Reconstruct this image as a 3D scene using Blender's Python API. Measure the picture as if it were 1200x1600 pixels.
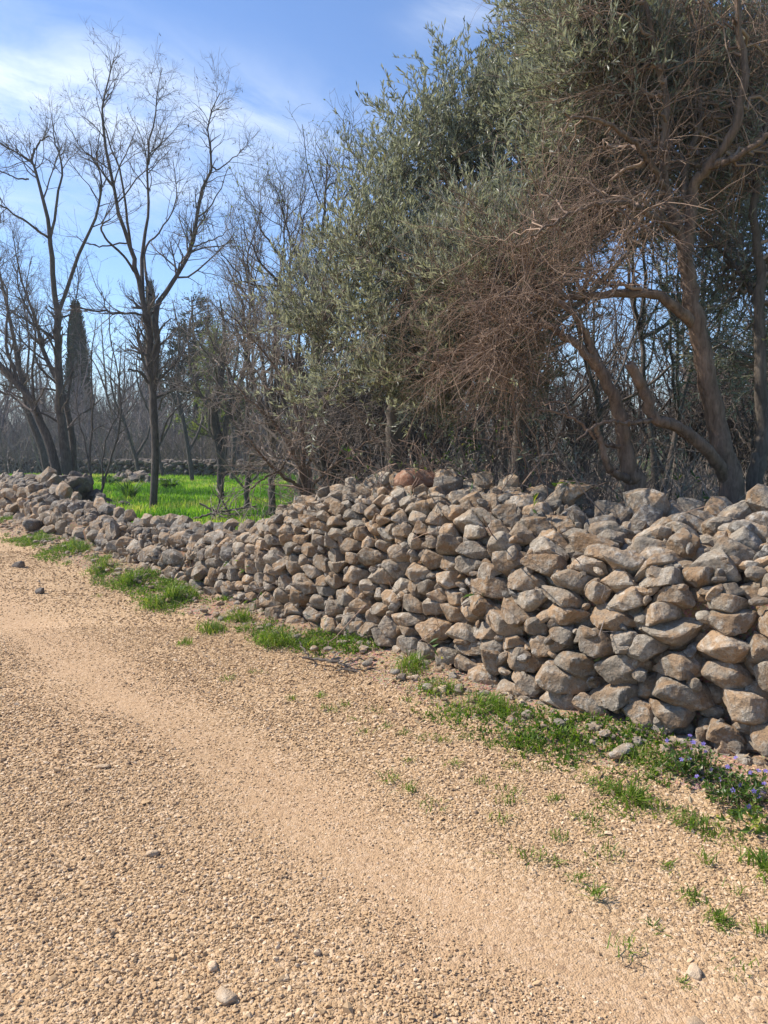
import bpy, math, random
import numpy as np
from mathutils import Vector
PI = math.pi
rng = np.random.default_rng(7)
random.seed(7)
for o in list(bpy.data.objects):
    bpy.data.objects.remove(o)
S = bpy.context.scene
C = S.collection

# ------------------------------------------------------------------ camera, sky, sun, exposure
F = 1186.0                      # focal length in photo pixels
H = 1.6
PITCH = math.atan(110 / F)
cd = bpy.data.cameras.new('camera')
cam = bpy.data.objects.new('camera', cd)
C.objects.link(cam)
cam.location = (0, 0, H)
cam.rotation_euler = (PI / 2 - PITCH, 0, 0)
cd.sensor_fit = 'VERTICAL'
cd.sensor_height = 24
cd.lens = 24 * F / 1600
cd.clip_end = 3000
cd.clip_start = 0.05
S.camera = cam

SUN_AZ = math.radians(-74)      # measured from straight ahead, negative = left
SUN_EL = math.radians(47)
sdir = Vector((math.sin(SUN_AZ) * math.cos(SUN_EL), math.cos(SUN_AZ) * math.cos(SUN_EL), math.sin(SUN_EL)))
W = bpy.data.worlds.new('World')
S.world = W
W.use_nodes = True
nt = W.node_tree
nt.nodes.clear()
def N(t, tree=None, **kw):
    n = (tree or nt).nodes.new(t)
    for k, v in kw.items():
        setattr(n, k, v)
    return n
out = N('ShaderNodeOutputWorld')
bg = N('ShaderNodeBackground')
sky = N('ShaderNodeTexSky')
sky.sky_type = 'NISHITA'
sky.sun_disc = False
sky.sun_elevation = SUN_EL
sky.sun_rotation = SUN_AZ
sky.air_density = 1.0
sky.dust_density = 0.15
sky.ozone_density = 3.2
bg.inputs[1].default_value = 0.118
L = nt.links.new
tc = N('ShaderNodeTexCoord')
sep = N('ShaderNodeSeparateXYZ')
L(tc.outputs['Generated'], sep.inputs[0])
def M(op, a, b=None, c=None, tree=None):
    tree = tree or nt
    n = tree.nodes.new('ShaderNodeMath')
    n.operation = op
    for i, v in enumerate((a, b, c)):
        if v is None:
            continue
        if isinstance(v, (int, float)):
            n.inputs[i].default_value = v
        else:
            tree.links.new(v, n.inputs[i])
    return n.outputs[0]
ysafe = M('MAXIMUM', sep.outputs[1], 0.05)
cu = M('DIVIDE', sep.outputs[0], ysafe)
cv = M('DIVIDE', sep.outputs[2], ysafe)
comb = N('ShaderNodeCombineXYZ')
L(M('ADD', M('MULTIPLY', cu, 1.0), M('MULTIPLY', cv, 0.4)), comb.inputs[0])
L(M('ADD', M('MULTIPLY', cv, 2.4), M('MULTIPLY', cu, 0.7)), comb.inputs[1])
cn = N('ShaderNodeTexNoise')
cn.inputs['Scale'].default_value = 4.5
cn.inputs['Detail'].default_value = 9
cn.inputs['Roughness'].default_value = 0.62
cn.inputs['Distortion'].default_value = 0.5
L(comb.outputs[0], cn.inputs['Vector'])
def bump2(u0, v0, su, sv, slope=0.0):
    du = M('DIVIDE', M('SUBTRACT', cu, u0), su)
    dv = M('DIVIDE', M('SUBTRACT', M('SUBTRACT', cv, M('MULTIPLY', cu, slope)), v0 - u0 * slope), sv)
    e = M('ADD', M('MULTIPLY', du, du), M('MULTIPLY', dv, dv))
    return M('EXPONENT', M('MULTIPLY', e, -1.0))
msk = M('ADD', bump2(-0.55, 0.47, 0.30, 0.085, -0.16), M('MULTIPLY', bump2(-0.22, 0.40, 0.30, 0.06, -0.12), 0.62))
msk = M('ADD', msk, M('MULTIPLY', bump2(0.125, 0.55, 0.07, 0.035, 0.3), 1.0))
msk = M('ADD', msk, M('MULTIPLY', bump2(-0.5, 0.30, 0.25, 0.03, -0.1), 0.6))
msk = M('ADD', msk, M('MULTIPLY', bump2(-0.25, 0.32, 0.12, 0.022, -0.1), 0.6))
nz = N('ShaderNodeMapRange')
nz.inputs[1].default_value = 0.36
nz.inputs[2].default_value = 0.64
L(cn.outputs[0], nz.inputs[0])
cl = M('MINIMUM', M('MULTIPLY', M('MULTIPLY', msk, .78), M('ADD', M('MULTIPLY', nz.outputs[0], 0.8), 0.08)), 0.85)
tint = N('ShaderNodeMix', data_type='RGBA', blend_type='MULTIPLY')
tint.inputs[0].default_value = 1
tint.inputs[7].default_value = (.86, .93, 1.06, 1)     # clearer, deeper blue air
mix = N('ShaderNodeMix', data_type='RGBA')
L(cl, mix.inputs[0])
L(sky.outputs[0], tint.inputs[6])
L(tint.outputs[2], mix.inputs[6])
mix.inputs[7].default_value = (6.6, 7.1, 7.7, 1)
L(mix.outputs[2], bg.inputs[0])
L(bg.outputs[0], out.inputs[0])

sl = bpy.data.lights.new('sun', 'SUN')
sun = bpy.data.objects.new('sun', sl)
C.objects.link(sun)
sl.energy = 4.7
sl.angle = math.radians(0.53)
sl.color = (1, 0.93, 0.83)
sun.rotation_euler = (-sdir).to_track_quat('-Z', 'Y').to_euler()
sun.location = (-20, 10, 30)
S.view_settings.view_transform = 'Standard'
S.view_settings.look = 'None'
S.view_settings.exposure = 0.66
S.view_settings.gamma = 1
S.view_settings.use_curve_mapping = False
S.cycles.max_bounces = 6
S.cycles.diffuse_bounces = 3
S.cycles.transmission_bounces = 3
S.cycles.caustics_reflective = False
S.cycles.caustics_refractive = False

# ------------------------------------------------------------------ helpers: places
def ray(px, py):
    x = (px - 600) / F
    y = -(py - 800) / F
    c, s = math.cos(PITCH), math.sin(PITCH)
    return np.array([x, c + y * s, -s + y * c])
CAM = np.array([0, 0, H])
def at(px, py, Y):
    d = ray(px, py)
    return CAM + d * (Y / d[1])
def onground(px, py, z=0.0):
    d = ray(px, py)
    return CAM + d * ((z - H) / d[2])
def norm(v):
    return v / np.maximum(np.linalg.norm(v, axis=-1, keepdims=True), 1e-9)

# the wall runs along D from O, Nn points away from the road
O = np.array([1.87, 3.57, 0.0])
D = np.array([-0.63623, 0.77150, 0.0])
Nn = np.array([0.77150, 0.63623, 0.0])
PA = np.array([-6, -2, -.6, 0, .28, .58, .93, 1.23, 1.63, 2.07, 2.65, 3.13, 3.57, 4.21, 5.12, 6.39, 7.57, 9.49, 11.96, 15.13, 20, 40])
PB = np.array([.25, .14, .05, 0, -.07, -.14, -.2, -.21, -.21, -.17, -.14, -.15, -.17, -.2, -.24, -.28, -.26, -.19, -.12, 0, .1, .1])
def b0(a):
    return sum(np.interp(a + k, PA, PB) for k in (-.3, -.15, 0, .15, .3)) / 5
HA = np.array([-6, -2, .3, .9, 1.4, 1.8, 2.2, 3.1, 3.9, 4.45, 4.8, 5.2, 5.7, 6.8, 8, 9.5, 10.3, 10.8, 11.8, 12.6, 13.2, 15, 18, 40])
HZ = np.array([1.15, 1.15, 1.17, 1.13, 1.10, 1.15, 1.20, 1.21, 1.14, 1.02, .82, .64, .58, .52, .43, .43, .50, .58, .53, .58, .76, .80, .70, .70])
def wh(a):
    return sum(np.interp(a + k, HA, HZ) for k in (-.1, 0, .1)) / 3
def ab(P):
    q = np.asarray(P) - O
    return q @ D, q @ Nn
def sstep(x, a, b):
    t = np.clip((x - a) / (b - a), 0, 1)
    return t * t * (3 - 2 * t)
def vnoise(P, seed=0):
    P = np.asarray(P, dtype=np.float64)
    i = np.floor(P).astype(np.int64)
    f = P - i
    f = f * f * (3 - 2 * f)
    r = 0
    for dx in (0, 1):
        for dy in (0, 1):
            for dz in (0, 1):
                h = (i[..., 0] + dx) * 374761393 + (i[..., 1] + dy) * 668265263 + (i[..., 2] + dz) * 2147483647 + seed * 1442695041
                h = (h ^ (h >> 13)) * 1274126177
                h = (h ^ (h >> 16)) & 0xffff
                w = (f[..., 0] if dx else 1 - f[..., 0]) * (f[..., 1] if dy else 1 - f[..., 1]) * (f[..., 2] if dz else 1 - f[..., 2])
                r = r + w * (h / 65535.0)
    return r * 2 - 1
def fbm(P, o=3, seed=0):
    r, a = 0, 1.0
    for k in range(o):
        r = r + a * vnoise(P * (2.03 ** k) + 17.3 * k, seed + k)
        a *= 0.5
    return r
def n2(a, b, sc, seed=0, o=2):
    return fbm(np.stack([np.asarray(a) * sc, np.asarray(b) * sc, np.zeros_like(np.asarray(a, dtype=float))], -1), o, seed)
def gz(a, t):
    """ground height at distance a along the wall line and t behind its front foot"""
    z = 0.012 * n2(a, t, 0.9, 3) - 0.02 * np.exp(-((t + 1.8) / .35) ** 2)
    bank = .05 + .09 * sstep(a, 5.0, 8.5)
    z = z + bank * sstep(t, -.75, 0.0)
    z = z + 0.03 * n2(a, t, 3.0, 5) * sstep(t, -.8, -.3)
    z = z * (1 - sstep(t, .3, 1.0)) + (.28 + .05 * n2(a, t, .35, 9)) * sstep(t, .3, 1.0)
    return z
def gpos(X, Y):
    a, b = ab(np.stack([np.asarray(X, float), np.asarray(Y, float), np.zeros_like(np.asarray(X, float))], -1))
    t = b - b0(a) * np.exp(-(b / 8) ** 2)
    return gz(a, t)
def base(px, Y, dz=-.08):
    p = at(px, 700, Y)
    p[2] = float(gpos(p[0], p[1])) + dz
    return p

# ------------------------------------------------------------------ helpers: objects
def tag(o, label=None, cat=None, group=None, kind=None):
    if label: o['label'] = label
    if cat: o['category'] = cat
    if group: o['group'] = group
    if kind: o['kind'] = kind
    return o
def empty(name, loc, label=None, cat=None, group=None):
    o = bpy.data.objects.new(name, None)
    o.empty_display_size = .2
    o.location = Vector([float(v) for v in loc])
    C.objects.link(o)
    return tag(o, label, cat, group)
class MB:
    def __init__(s):
        s.V, s.F, s.n, s.A = [], [], 0, []
    def add(s, V, F, rnd=None):
        """V (n,3), F (m,3|4); rnd (n,) one number per vertex"""
        V = np.asarray(V, dtype=np.float32).reshape(-1, 3)
        s.V.append(V)
        s.F.append(np.asarray(F, dtype=np.int32) + s.n)
        s.A.append(np.zeros(len(V), np.float32) if rnd is None else np.broadcast_to(np.asarray(rnd, np.float32), (len(V),)))
        s.n += len(V)
    def build(s, name, mat, parent=None, smooth=False, origin=None):
        V = np.concatenate(s.V)
        loc = np.zeros(3)
        if origin is not None:
            loc = np.asarray(origin, float)
        if parent is not None:
            loc0 = np.array(parent.matrix_basis.translation)
            pp = parent.parent
            while pp is not None:
                loc0 = loc0 + np.array(pp.matrix_basis.translation)
                pp = pp.parent
        else:
            loc0 = np.zeros(3)
        V = V - (loc if parent is None else (loc0 + (loc - loc0 if origin is not None else 0)))
        me = bpy.data.meshes.new(name)
        me.vertices.add(len(V))
        me.vertices.foreach_set('co', V.astype(np.float32).ravel())
        lp = np.concatenate([f.ravel() for f in s.F])
        cnt = np.concatenate([np.full(len(f), f.shape[1], np.int32) for f in s.F])
        st = np.concatenate([[0], np.cumsum(cnt)[:-1]]).astype(np.int32)
        me.loops.add(len(lp))
        me.loops.foreach_set('vertex_index', lp.astype(np.int32))
        me.polygons.add(len(cnt))
        me.polygons.foreach_set('loop_start', st)
        me.polygons.foreach_set('loop_total', cnt)
        me.polygons.foreach_set('use_smooth', np.full(len(cnt), smooth, bool))
        at_ = me.attributes.new('rnd', 'FLOAT', 'POINT')
        at_.data.foreach_set('value', np.concatenate(s.A))
        me.materials.append(mat)
        me.update()
        o = bpy.data.objects.new(name, me)
        C.objects.link(o)
        if parent is not None:
            o.parent = parent
            if origin is not None:
                o.location = Vector((loc - loc0).tolist())
        elif origin is not None:
            o.location = Vector(loc.tolist())
        return o

# ------------------------------------------------------------------ helpers: materials
def newmat(name):
    m = bpy.data.materials.new(name)
    m.use_nodes = True
    t = m.node_tree
    t.nodes.clear()
    o = t.nodes.new('ShaderNodeOutputMaterial')
    return m, t, o
def tnoise(t, vec, scale, detail=4, rough=.55, dist=0.0):
    n = t.nodes.new('ShaderNodeTexNoise')
    n.inputs['Scale'].default_value = scale
    n.inputs['Detail'].default_value = detail
    n.inputs['Roughness'].default_value = rough
    n.inputs['Distortion'].default_value = dist
    if vec is not None:
        t.links.new(vec, n.inputs['Vector'])
    return n.outputs[0]
def ramp(t, fac, *stops):
    r = t.nodes.new('ShaderNodeValToRGB')
    el = r.color_ramp.elements
    while len(el) < len(stops):
        el.new(0.5)
    for e, (p, c) in zip(el, stops):
        e.position = p
        e.color = (*c, 1) if len(c) == 3 else c
    t.links.new(fac, r.inputs[0])
    return r.outputs[0]
def mixc(t, fac, a, b, mode='MIX'):
    n = t.nodes.new('ShaderNodeMix')
    n.data_type = 'RGBA'
    n.blend_type = mode
    for i, v in ((0, fac), (6, a), (7, b)):
        if isinstance(v, (int, float)):
            n.inputs[i].default_value = v
        elif isinstance(v, tuple):
            n.inputs[i].default_value = (*v, 1)
        else:
            t.links.new(v, n.inputs[i])
    return n.outputs[2]
def attr(t, name='rnd'):
    n = t.nodes.new('ShaderNodeAttribute')
    n.attribute_name = name
    return n.outputs['Fac']
def wpos(t):
    return t.nodes.new('ShaderNodeNewGeometry').outputs['Position']
def bump(t, h, strength, dist=0.02):
    n = t.nodes.new('ShaderNodeBump')
    n.inputs['Strength'].default_value = strength
    n.inputs['Distance'].default_value = dist
    t.links.new(h, n.inputs['Height'])
    return n.outputs[0]
def pbsdf(t, o, col, rough=.9, spec=.25, nrm=None):
    p = t.nodes.new('ShaderNodeBsdfPrincipled')
    if isinstance(col, tuple): p.inputs['Base Color'].default_value = (*col, 1)
    else: t.links.new(col, p.inputs['Base Color'])
    if isinstance(rough, (int, float)): p.inputs['Roughness'].default_value = rough
    else: t.links.new(rough, p.inputs['Roughness'])
    p.inputs['Specular IOR Level'].default_value = spec
    if nrm is not None: t.links.new(nrm, p.inputs['Normal'])
    t.links.new(p.outputs[0], o.inputs[0])
    return p

def mat_stone(name, ca, cb, cl=(.50, .47, .42), dark=(.13, .115, .10)):
    m, t, o = newmat(name)
    P = wpos(t)
    r = attr(t)
    off = t.nodes.new('ShaderNodeVectorMath')
    off.operation = 'ADD'
    cx = t.nodes.new('ShaderNodeCombineXYZ')
    t.links.new(M('MULTIPLY', r, 37.0, tree=t), cx.inputs[0])
    t.links.new(M('MULTIPLY', r, 91.0, tree=t), cx.inputs[1])
    t.links.new(P, off.inputs[0])
    t.links.new(cx.outputs[0], off.inputs[1])
    V = off.outputs[0]
    big = tnoise(t, V, 6.0, 5, .6, .4)
    mid = tnoise(t, V, 22.0, 6, .65)
    fine = tnoise(t, V, 95.0, 6, .7)
    tone = M('ADD', M('MULTIPLY', M('SUBTRACT', big, .5, tree=t), 3.4, tree=t), M('MULTIPLY', M('ADD', r, .35, tree=t), .6, tree=t), tree=t)
    c = ramp(t, tone, (.18, ca), (.85, cb))
    c = mixc(t, ramp(t, mid, (.50, (0, 0, 0)), (.64, (.85, .85, .85))), c, cl)
    c = mixc(t, ramp(t, fine, (.32, (.9, .9, .9)), (.47, (0, 0, 0))), c, dark)
    # a brightness of its own for each stone
    g = M('FRACT', M('MULTIPLY', r, 7.31, tree=t), tree=t)
    gr = t.nodes.new('ShaderNodeMapRange')
    gr.inputs[3].default_value = .72
    gr.inputs[4].default_value = 1.18
    t.links.new(g, gr.inputs[0])
    vm = t.nodes.new('ShaderNodeVectorMath')
    vm.operation = 'SCALE'
    t.links.new(c, vm.inputs[0])
    t.links.new(gr.outputs[0], vm.inputs['Scale'])
    vor = t.nodes.new('ShaderNodeTexVoronoi')
    vor.feature = 'F1'
    vor.inputs['Scale'].default_value = 34
    t.links.new(V, vor.inputs['Vector'])
    h = M('ADD', M('MULTIPLY', mid, .9, tree=t), M('ADD', M('MULTIPLY', fine, .5, tree=t), M('MULTIPLY', vor.outputs['Distance'], .35, tree=t), tree=t), tree=t)
    pbsdf(t, o, vm.outputs[0], .93, .2, bump(t, h, .9, .02))
    return m
STONE = mat_stone('limestone', (.28, .238, .185), (.335, .222, .13), (.45, .40, .33), (.11, .095, .08))
STONE_GREY = mat_stone('weathered_limestone', (.175, .155, .13), (.225, .168, .117), (.38, .355, .315), (.09, .082, .072))
STONE_RED = mat_stone('reddish_limestone', (.33, .19, .12), (.26, .13, .08), (.42, .30, .22))
STONE_PALE = mat_stone('pale_limestone', (.56, .42, .28), (.58, .42, .27), (.66, .54, .40), (.42, .31, .21))
STONE_DARK = mat_stone('dark_stone', (.15, .13, .112), (.17, .13, .095), (.25, .225, .19))

def mat_soil(name, c1, c2, c3, scale=30, bs=.6):
    m, t, o = newmat(name)
    P = wpos(t)
    a = tnoise(t, P, 1.3, 4, .6)
    b = tnoise(t, P, scale, 6, .7)
    v = t.nodes.new('ShaderNodeTexVoronoi')
    v.inputs['Scale'].default_value = 75
    t.links.new(P, v.inputs['Vector'])
    c = ramp(t, a, (.35, c1), (.65, c2))
    c = mixc(t, ramp(t, b, (.45, (0, 0, 0)), (.7, (.9, .9, .9))), c, c3)
    c = mixc(t, .45, c, mixc(t, 1.0, c, v.outputs['Color'], 'MULTIPLY'))
    h = M('ADD', M('MULTIPLY', v.outputs['Distance'], -1.0, tree=t), M('MULTIPLY', b, .6, tree=t), tree=t)
    pbsdf(t, o, c, .95, .15, bump(t, h, bs, .012))
    return m
SOIL = mat_soil('ochre_soil', (.36, .235, .145), (.40, .28, .18), (.45, .34, .24))
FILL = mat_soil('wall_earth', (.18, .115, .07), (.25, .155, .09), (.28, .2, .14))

def mat_gravel():
    m, t, o = newmat('gravel')
    P = wpos(t)
    # distance behind the wall line gives the tracks
    dot = t.nodes.new('ShaderNodeVectorMath')
    dot.operation = 'DOT_PRODUCT'
    t.links.new(P, dot.inputs[0])
    dot.inputs[1].default_value = tuple(Nn)
    bcoord = M('SUBTRACT', dot.outputs['Value'], float(O @ Nn), tree=t)
    wob = M('MULTIPLY', M('SUBTRACT', tnoise(t, P, .9, 3), .5, tree=t), .9, tree=t)
    bc = M('ADD', bcoord, wob, tree=t)
    def band(c, w):
        d = M('DIVIDE', M('SUBTRACT', bc, c, tree=t), w, tree=t)
        return M('EXPONENT', M('MULTIPLY', M('MULTIPLY', d, d, tree=t), -1, tree=t), tree=t)
    trk = M('MINIMUM', M('ADD', band(-2.0, .38), M('MULTIPLY', band(-3.7, .4), .7, tree=t), tree=t), 1.0, tree=t)
    v = t.nodes.new('ShaderNodeTexVoronoi')
    v.inputs['Scale'].default_value = 62
    v.inputs['Randomness'].default_value = 1
    t.links.new(P, v.inputs['Vector'])
    v2 = t.nodes.new('ShaderNodeTexVoronoi')
    v2.inputs['Scale'].default_value = 150
    t.links.new(P, v2.inputs['Vector'])
    sp = t.nodes.new('ShaderNodeSeparateColor')
    t.links.new(v.outputs['Color'], sp.inputs[0])
    peb = ramp(t, sp.outputs[0], (0, (.25, .165, .10)), (.15, (.395, .265, .15)), (.6, (.47, .328, .192)), (1, (.56, .42, .285)))
    dust = ramp(t, tnoise(t, P, 120, 5, .7), (.3, (.34, .216, .128)), (.7, (.50, .347, .222)))
    c = mixc(t, M('MULTIPLY', trk, .45, tree=t), peb, dust)
    lg = tnoise(t, P, .55, 4, .6)
    c = mixc(t, .5, c, mixc(t, 1.0, c, ramp(t, lg, (.3, (.78, .74, .68)), (.7, (1.15, 1.1, 1.05))), 'MULTIPLY'))
    h = M('ADD', M('MULTIPLY', M('SUBTRACT', 1.0, v.outputs['Distance'], tree=t), M('SUBTRACT', 1.0, M('MULTIPLY', trk, .7, tree=t), tree=t), tree=t), M('MULTIPLY', v2.outputs['Distance'], -.4, tree=t), tree=t)
    pbsdf(t, o, c, .95, .12, bump(t, h, .9, .010))
    return m
GRAVEL = mat_gravel()
def mat_pebble():
    m, t, o = newmat('pebble')
    r = attr(t)
    c = ramp(t, r, (0, (.12, .09, .07)), (.04, (.29, .195, .115)), (.2, (.425, .286, .158)), (.7, (.51, .352, .20)), (1, (.66, .51, .35)))
    c = mixc(t, .25, c, mixc(t, 1.0, c, ramp(t, tnoise(t, wpos(t), 240, 4), (.3, (.6, .55, .5)), (.7, (1.2, 1.2, 1.2))), 'MULTIPLY'))
    pbsdf(t, o, c, .92, .18)
    return m
PEBBLE = mat_pebble()
def mat_field():
    m, t, o = newmat('grassy_earth')
    P = wpos(t)
    a = tnoise(t, P, .35, 4, .6)
    b = tnoise(t, P, 14, 6, .7)
    c = ramp(t, b, (.3, (.05, .12, .012)), (.7, (.12, .26, .025)))
    c = mixc(t, ramp(t, a, (.60, (0, 0, 0)), (.75, (.6, .6, .6))), c, (.2, .17, .09))
    pbsdf(t, o, c, .95, .1, bump(t, b, .8, .05))
    return m
FIELD = mat_field()
def mat_litter():
    m, t, o = newmat('leaf_litter')
    P = wpos(t)
    b = tnoise(t, P, 18, 6, .75)
    c = ramp(t, b, (.3, (.055, .06, .025)), (.5, (.12, .09, .05)), (.7, (.19, .15, .10)))
    pbsdf(t, o, c, .95, .1, bump(t, b, .9, .05))
    return m
def mat_bark(name, c1, c2, scale=30, stretch=.25):
    m, t, o = newmat(name)
    P = wpos(t)
    mp = t.nodes.new('ShaderNodeMapping')
    mp.inputs['Scale'].default_value = (1, 1, stretch)
    t.links.new(P, mp.inputs[0])
    a = tnoise(t, mp.outputs[0], scale, 6, .7, .6)
    b = tnoise(t, P, 4, 4, .6)
    c = ramp(t, a, (.34, c1), (.66, c2))
    c = mixc(t, .5, c, mixc(t, 1.0, c, ramp(t, b, (.35, (.6, .6, .6)), (.65, (1.25, 1.2, 1.15))), 'MULTIPLY'))
    pbsdf(t, o, c, .9, .2, bump(t, a, .8, .02))
    return m
BARK_DARK = mat_bark('dark_bark', (.065, .053, .046), (.165, .137, .118))
BARK_RED = mat_bark('reddish_bark', (.10, .068, .05), (.27, .19, .14))
BARK_GREY = mat_bark('grey_bark', (.085, .07, .06), (.19, .16, .13))
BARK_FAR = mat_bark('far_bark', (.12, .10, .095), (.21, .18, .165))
def mat_twig(name, c1, c2):
    m, t, o = newmat(name)
    c = ramp(t, attr(t), (0, c1), (1, c2))
    pbsdf(t, o, c, .85, .2)
    return m
TWIG_DARK = mat_twig('dark_twig', (.075, .06, .053), (.19, .155, .132))
TWIG_RED = mat_twig('red_brown_twig', (.15, .10, .076), (.36, .25, .18))
TWIG_GREY = mat_twig('grey_twig', (.16, .13, .11), (.36, .295, .245))
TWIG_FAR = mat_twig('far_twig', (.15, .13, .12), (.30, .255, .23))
TWIG_STRAW = mat_twig('straw', (.26, .22, .12), (.45, .38, .23))
def mat_leaf(name, stops, under=None, trans=.35, rough=.4, spec=.5, tint=(1.5, 1.6, .7)):
    m, t, o = newmat(name)
    c = ramp(t, attr(t), *stops)
    if under is not None:
        g = t.nodes.new('ShaderNodeNewGeometry')
        c = mixc(t, g.outputs['Backfacing'], c, under)
    p = t.nodes.new('ShaderNodeBsdfPrincipled')
    t.links.new(c, p.inputs['Base Color'])
    p.inputs['Roughness'].default_value = rough
    p.inputs['Specular IOR Level'].default_value = spec
    tr = t.nodes.new('ShaderNodeBsdfTranslucent')
    t.links.new(mixc(t, 1.0, c, tint, 'MULTIPLY'), tr.inputs[0])
    mx = t.nodes.new('ShaderNodeMixShader')
    mx.inputs[0].default_value = trans
    t.links.new(p.outputs[0], mx.inputs[1])
    t.links.new(tr.outputs[0], mx.inputs[2])
    t.links.new(mx.outputs[0], o.inputs[0])
    return m
OLIVE = mat_leaf('olive_leaf', ((0, (.10, .11, .082)), (.55, (.18, .187, .135)), (.88, (.245, .24, .152)), (1, (.31, .28, .14))), (.36, .37, .31), .34, .45, .45, (1.2, 1.22, .82))
EVERG = mat_leaf('glossy_leaf', ((0, (.05, .10, .02)), (.6, (.10, .17, .03)), (.85, (.20, .25, .04)), (1, (.40, .34, .06))), None, .35)
CYP = mat_leaf('cypress_leaf', ((0, (.018, .03, .014)), (1, (.05, .07, .03))), None, .1, .7, .2)
BUDS = mat_leaf('young_leaf', ((0, (.10, .13, .04)), (1, (.22, .25, .09))), None, .4)
GRASS = mat_leaf('grass_blade', ((0, (.045, .095, .014)), (.5, (.11, .19, .022)), (.85, (.21, .27, .04)), (1, (.42, .36, .17))), None, .45, .5, .3)
FGRASS = mat_leaf('field_grass', ((0, (.06, .15, .012)), (.5, (.18, .34, .025)), (.9, (.32, .44, .07)), (1, (.42, .40, .14))), None, .5, .5, .3)
PETAL = mat_leaf('violet_petal', ((0, (.13, .10, .38)), (1, (.30, .24, .60))), None, .3, .6, .2)
POD = mat_twig('seed_pod', (.05, .035, .025), (.10, .07, .045))

# ------------------------------------------------------------------ helpers: tubes, twigs, leaves
def tubes(mb, P, R, sides=3, rnd=None):
    n, K, _ = P.shape
    T = np.empty_like(P)
    T[:, 1:-1] = P[:, 2:] - P[:, :-2]
    T[:, 0] = P[:, 1] - P[:, 0]
    T[:, -1] = P[:, -1] - P[:, -2]
    T = norm(T)
    ref = rng.normal(size=(n, 1, 3))
    av = norm(P[:, -1:] - P[:, :1])
    ref = norm(ref - (ref * av).sum(-1, keepdims=True) * av)
    U = norm(ref - (ref * T).sum(-1, keepdims=True) * T)
    B = np.cross(T, U)
    ang = np.arange(sides) * 2 * PI / sides
    V = P[:, :, None] + R[:, :, None, None] * (U[:, :, None] * np.cos(ang)[:, None] + B[:, :, None] * np.sin(ang)[:, None])
    j = np.arange(sides)
    k = np.arange(K - 1)[:, None]
    q = np.stack(np.broadcast_arrays(k * sides + j, k * sides + (j + 1) % sides, (k + 1) * sides + (j + 1) % sides, (k + 1) * sides + j), -1).reshape(-1, 4)
    Fc = (np.arange(n)[:, None, None] * (K * sides) + q[None]).reshape(-1, 4)
    if rnd is None: rnd = rng.random(n)
    mb.add(V.reshape(-1, 3), Fc, np.repeat(rnd, K * sides))
def resample(pts, rad, K=None, wob=0.0):
    pts = np.asarray(pts, float)
    rad = np.asarray(rad, float)
    n = len(pts)
    if K is None: K = max(6, (n - 1) * 4 + 1)
    # Catmull-Rom
    ext = np.vstack([2 * pts[0] - pts[1], pts, 2 * pts[-1] - pts[-2]])
    x = np.linspace(0, n - 1, K)
    i = np.minimum(x.astype(int), n - 2)
    f = (x - i)[:, None]
    p0, p1, p2, p3 = ext[i], ext[i + 1], ext[i + 2], ext[i + 3]
    Q = .5 * (2 * p1 + (p2 - p0) * f + (2 * p0 - 5 * p1 + 4 * p2 - p3) * f ** 2 + (3 * p1 - p0 - 3 * p2 + p3) * f ** 3)
    if wob:
        w = rng.normal(size=(K, 3)) * wob
        w[0] = 0
        Q = Q + w
    return Q, np.interp(x, np.arange(n), rad)
def grow(P0, Dr, Ln, R0, K=5, wob=.2, up=(0, 0, 0), r1=.35):
    n = len(P0)
    P = np.empty((n, K, 3))
    P[:, 0] = P0
    d = norm(Dr)
    st = (Ln / (K - 1))[:, None]
    up = np.asarray(up, float)
    for k in range(1, K):
        d = norm(d + rng.normal(size=(n, 3)) * wob + up)
        P[:, k] = P[:, k - 1] + d * st
    R = R0[:, None] * np.linspace(1, r1, K)[None]
    return P, R
def kids(P, R, dens, ln, ang=(35, 70), t0=.2, t1=1.0, K=5, wob=.2, up=(0, 0, 0), rk=.6, rmax=.02, rmin=.0018, r1=.35, taper=.5, cap=None):
    """side shoots scattered along polylines: dens per metre"""
    n, Kp, _ = P.shape
    seg = np.linalg.norm(np.diff(P, axis=1), axis=-1)
    Lp = seg.sum(1)
    cnt = rng.poisson(Lp * dens)
    idx = np.repeat(np.arange(n), cnt)
    if cap and len(idx) > cap:
        idx = rng.choice(idx, cap, replace=False)
    m = len(idx)
    t = t0 + (t1 - t0) * rng.random(m)
    x = t * (Kp - 1)
    i = np.minimum(x.astype(int), Kp - 2)
    f = (x - i)[:, None]
    A = P[idx, i]
    B = P[idx, i + 1]
    st = A + (B - A) * f
    T = norm(B - A)
    r = R[idx, i] + (R[idx, i + 1] - R[idx, i]) * f[:, 0]
    v = rng.normal(size=(m, 3))
    v = norm(v - (v * T).sum(-1, keepdims=True) * T)
    an = np.radians(rng.uniform(ang[0], ang[1], m))[:, None]
    d = T * np.cos(an) + v * np.sin(an)
    Ln = rng.uniform(ln[0], ln[1], m) * (1 - taper * t)
    return grow(st, d, Ln, np.clip(r * rk, rmin, rmax), K, wob, up, r1)
def cat(*PR):
    K = max(p.shape[1] for p, r in PR)
    Ps, Rs = [], []
    for p, r in PR:
        if p.shape[1] != K:
            x = np.linspace(0, p.shape[1] - 1, K)
            i = np.minimum(x.astype(int), p.shape[1] - 2)
            f = x - i
            r = r[:, i] * (1 - f) + r[:, i + 1] * f
            p = p[:, i] * (1 - f)[None, :, None] + p[:, i + 1] * f[None, :, None]
        Ps.append(p)
        Rs.append(r)
    return np.concatenate(Ps), np.concatenate(Rs)
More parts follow.
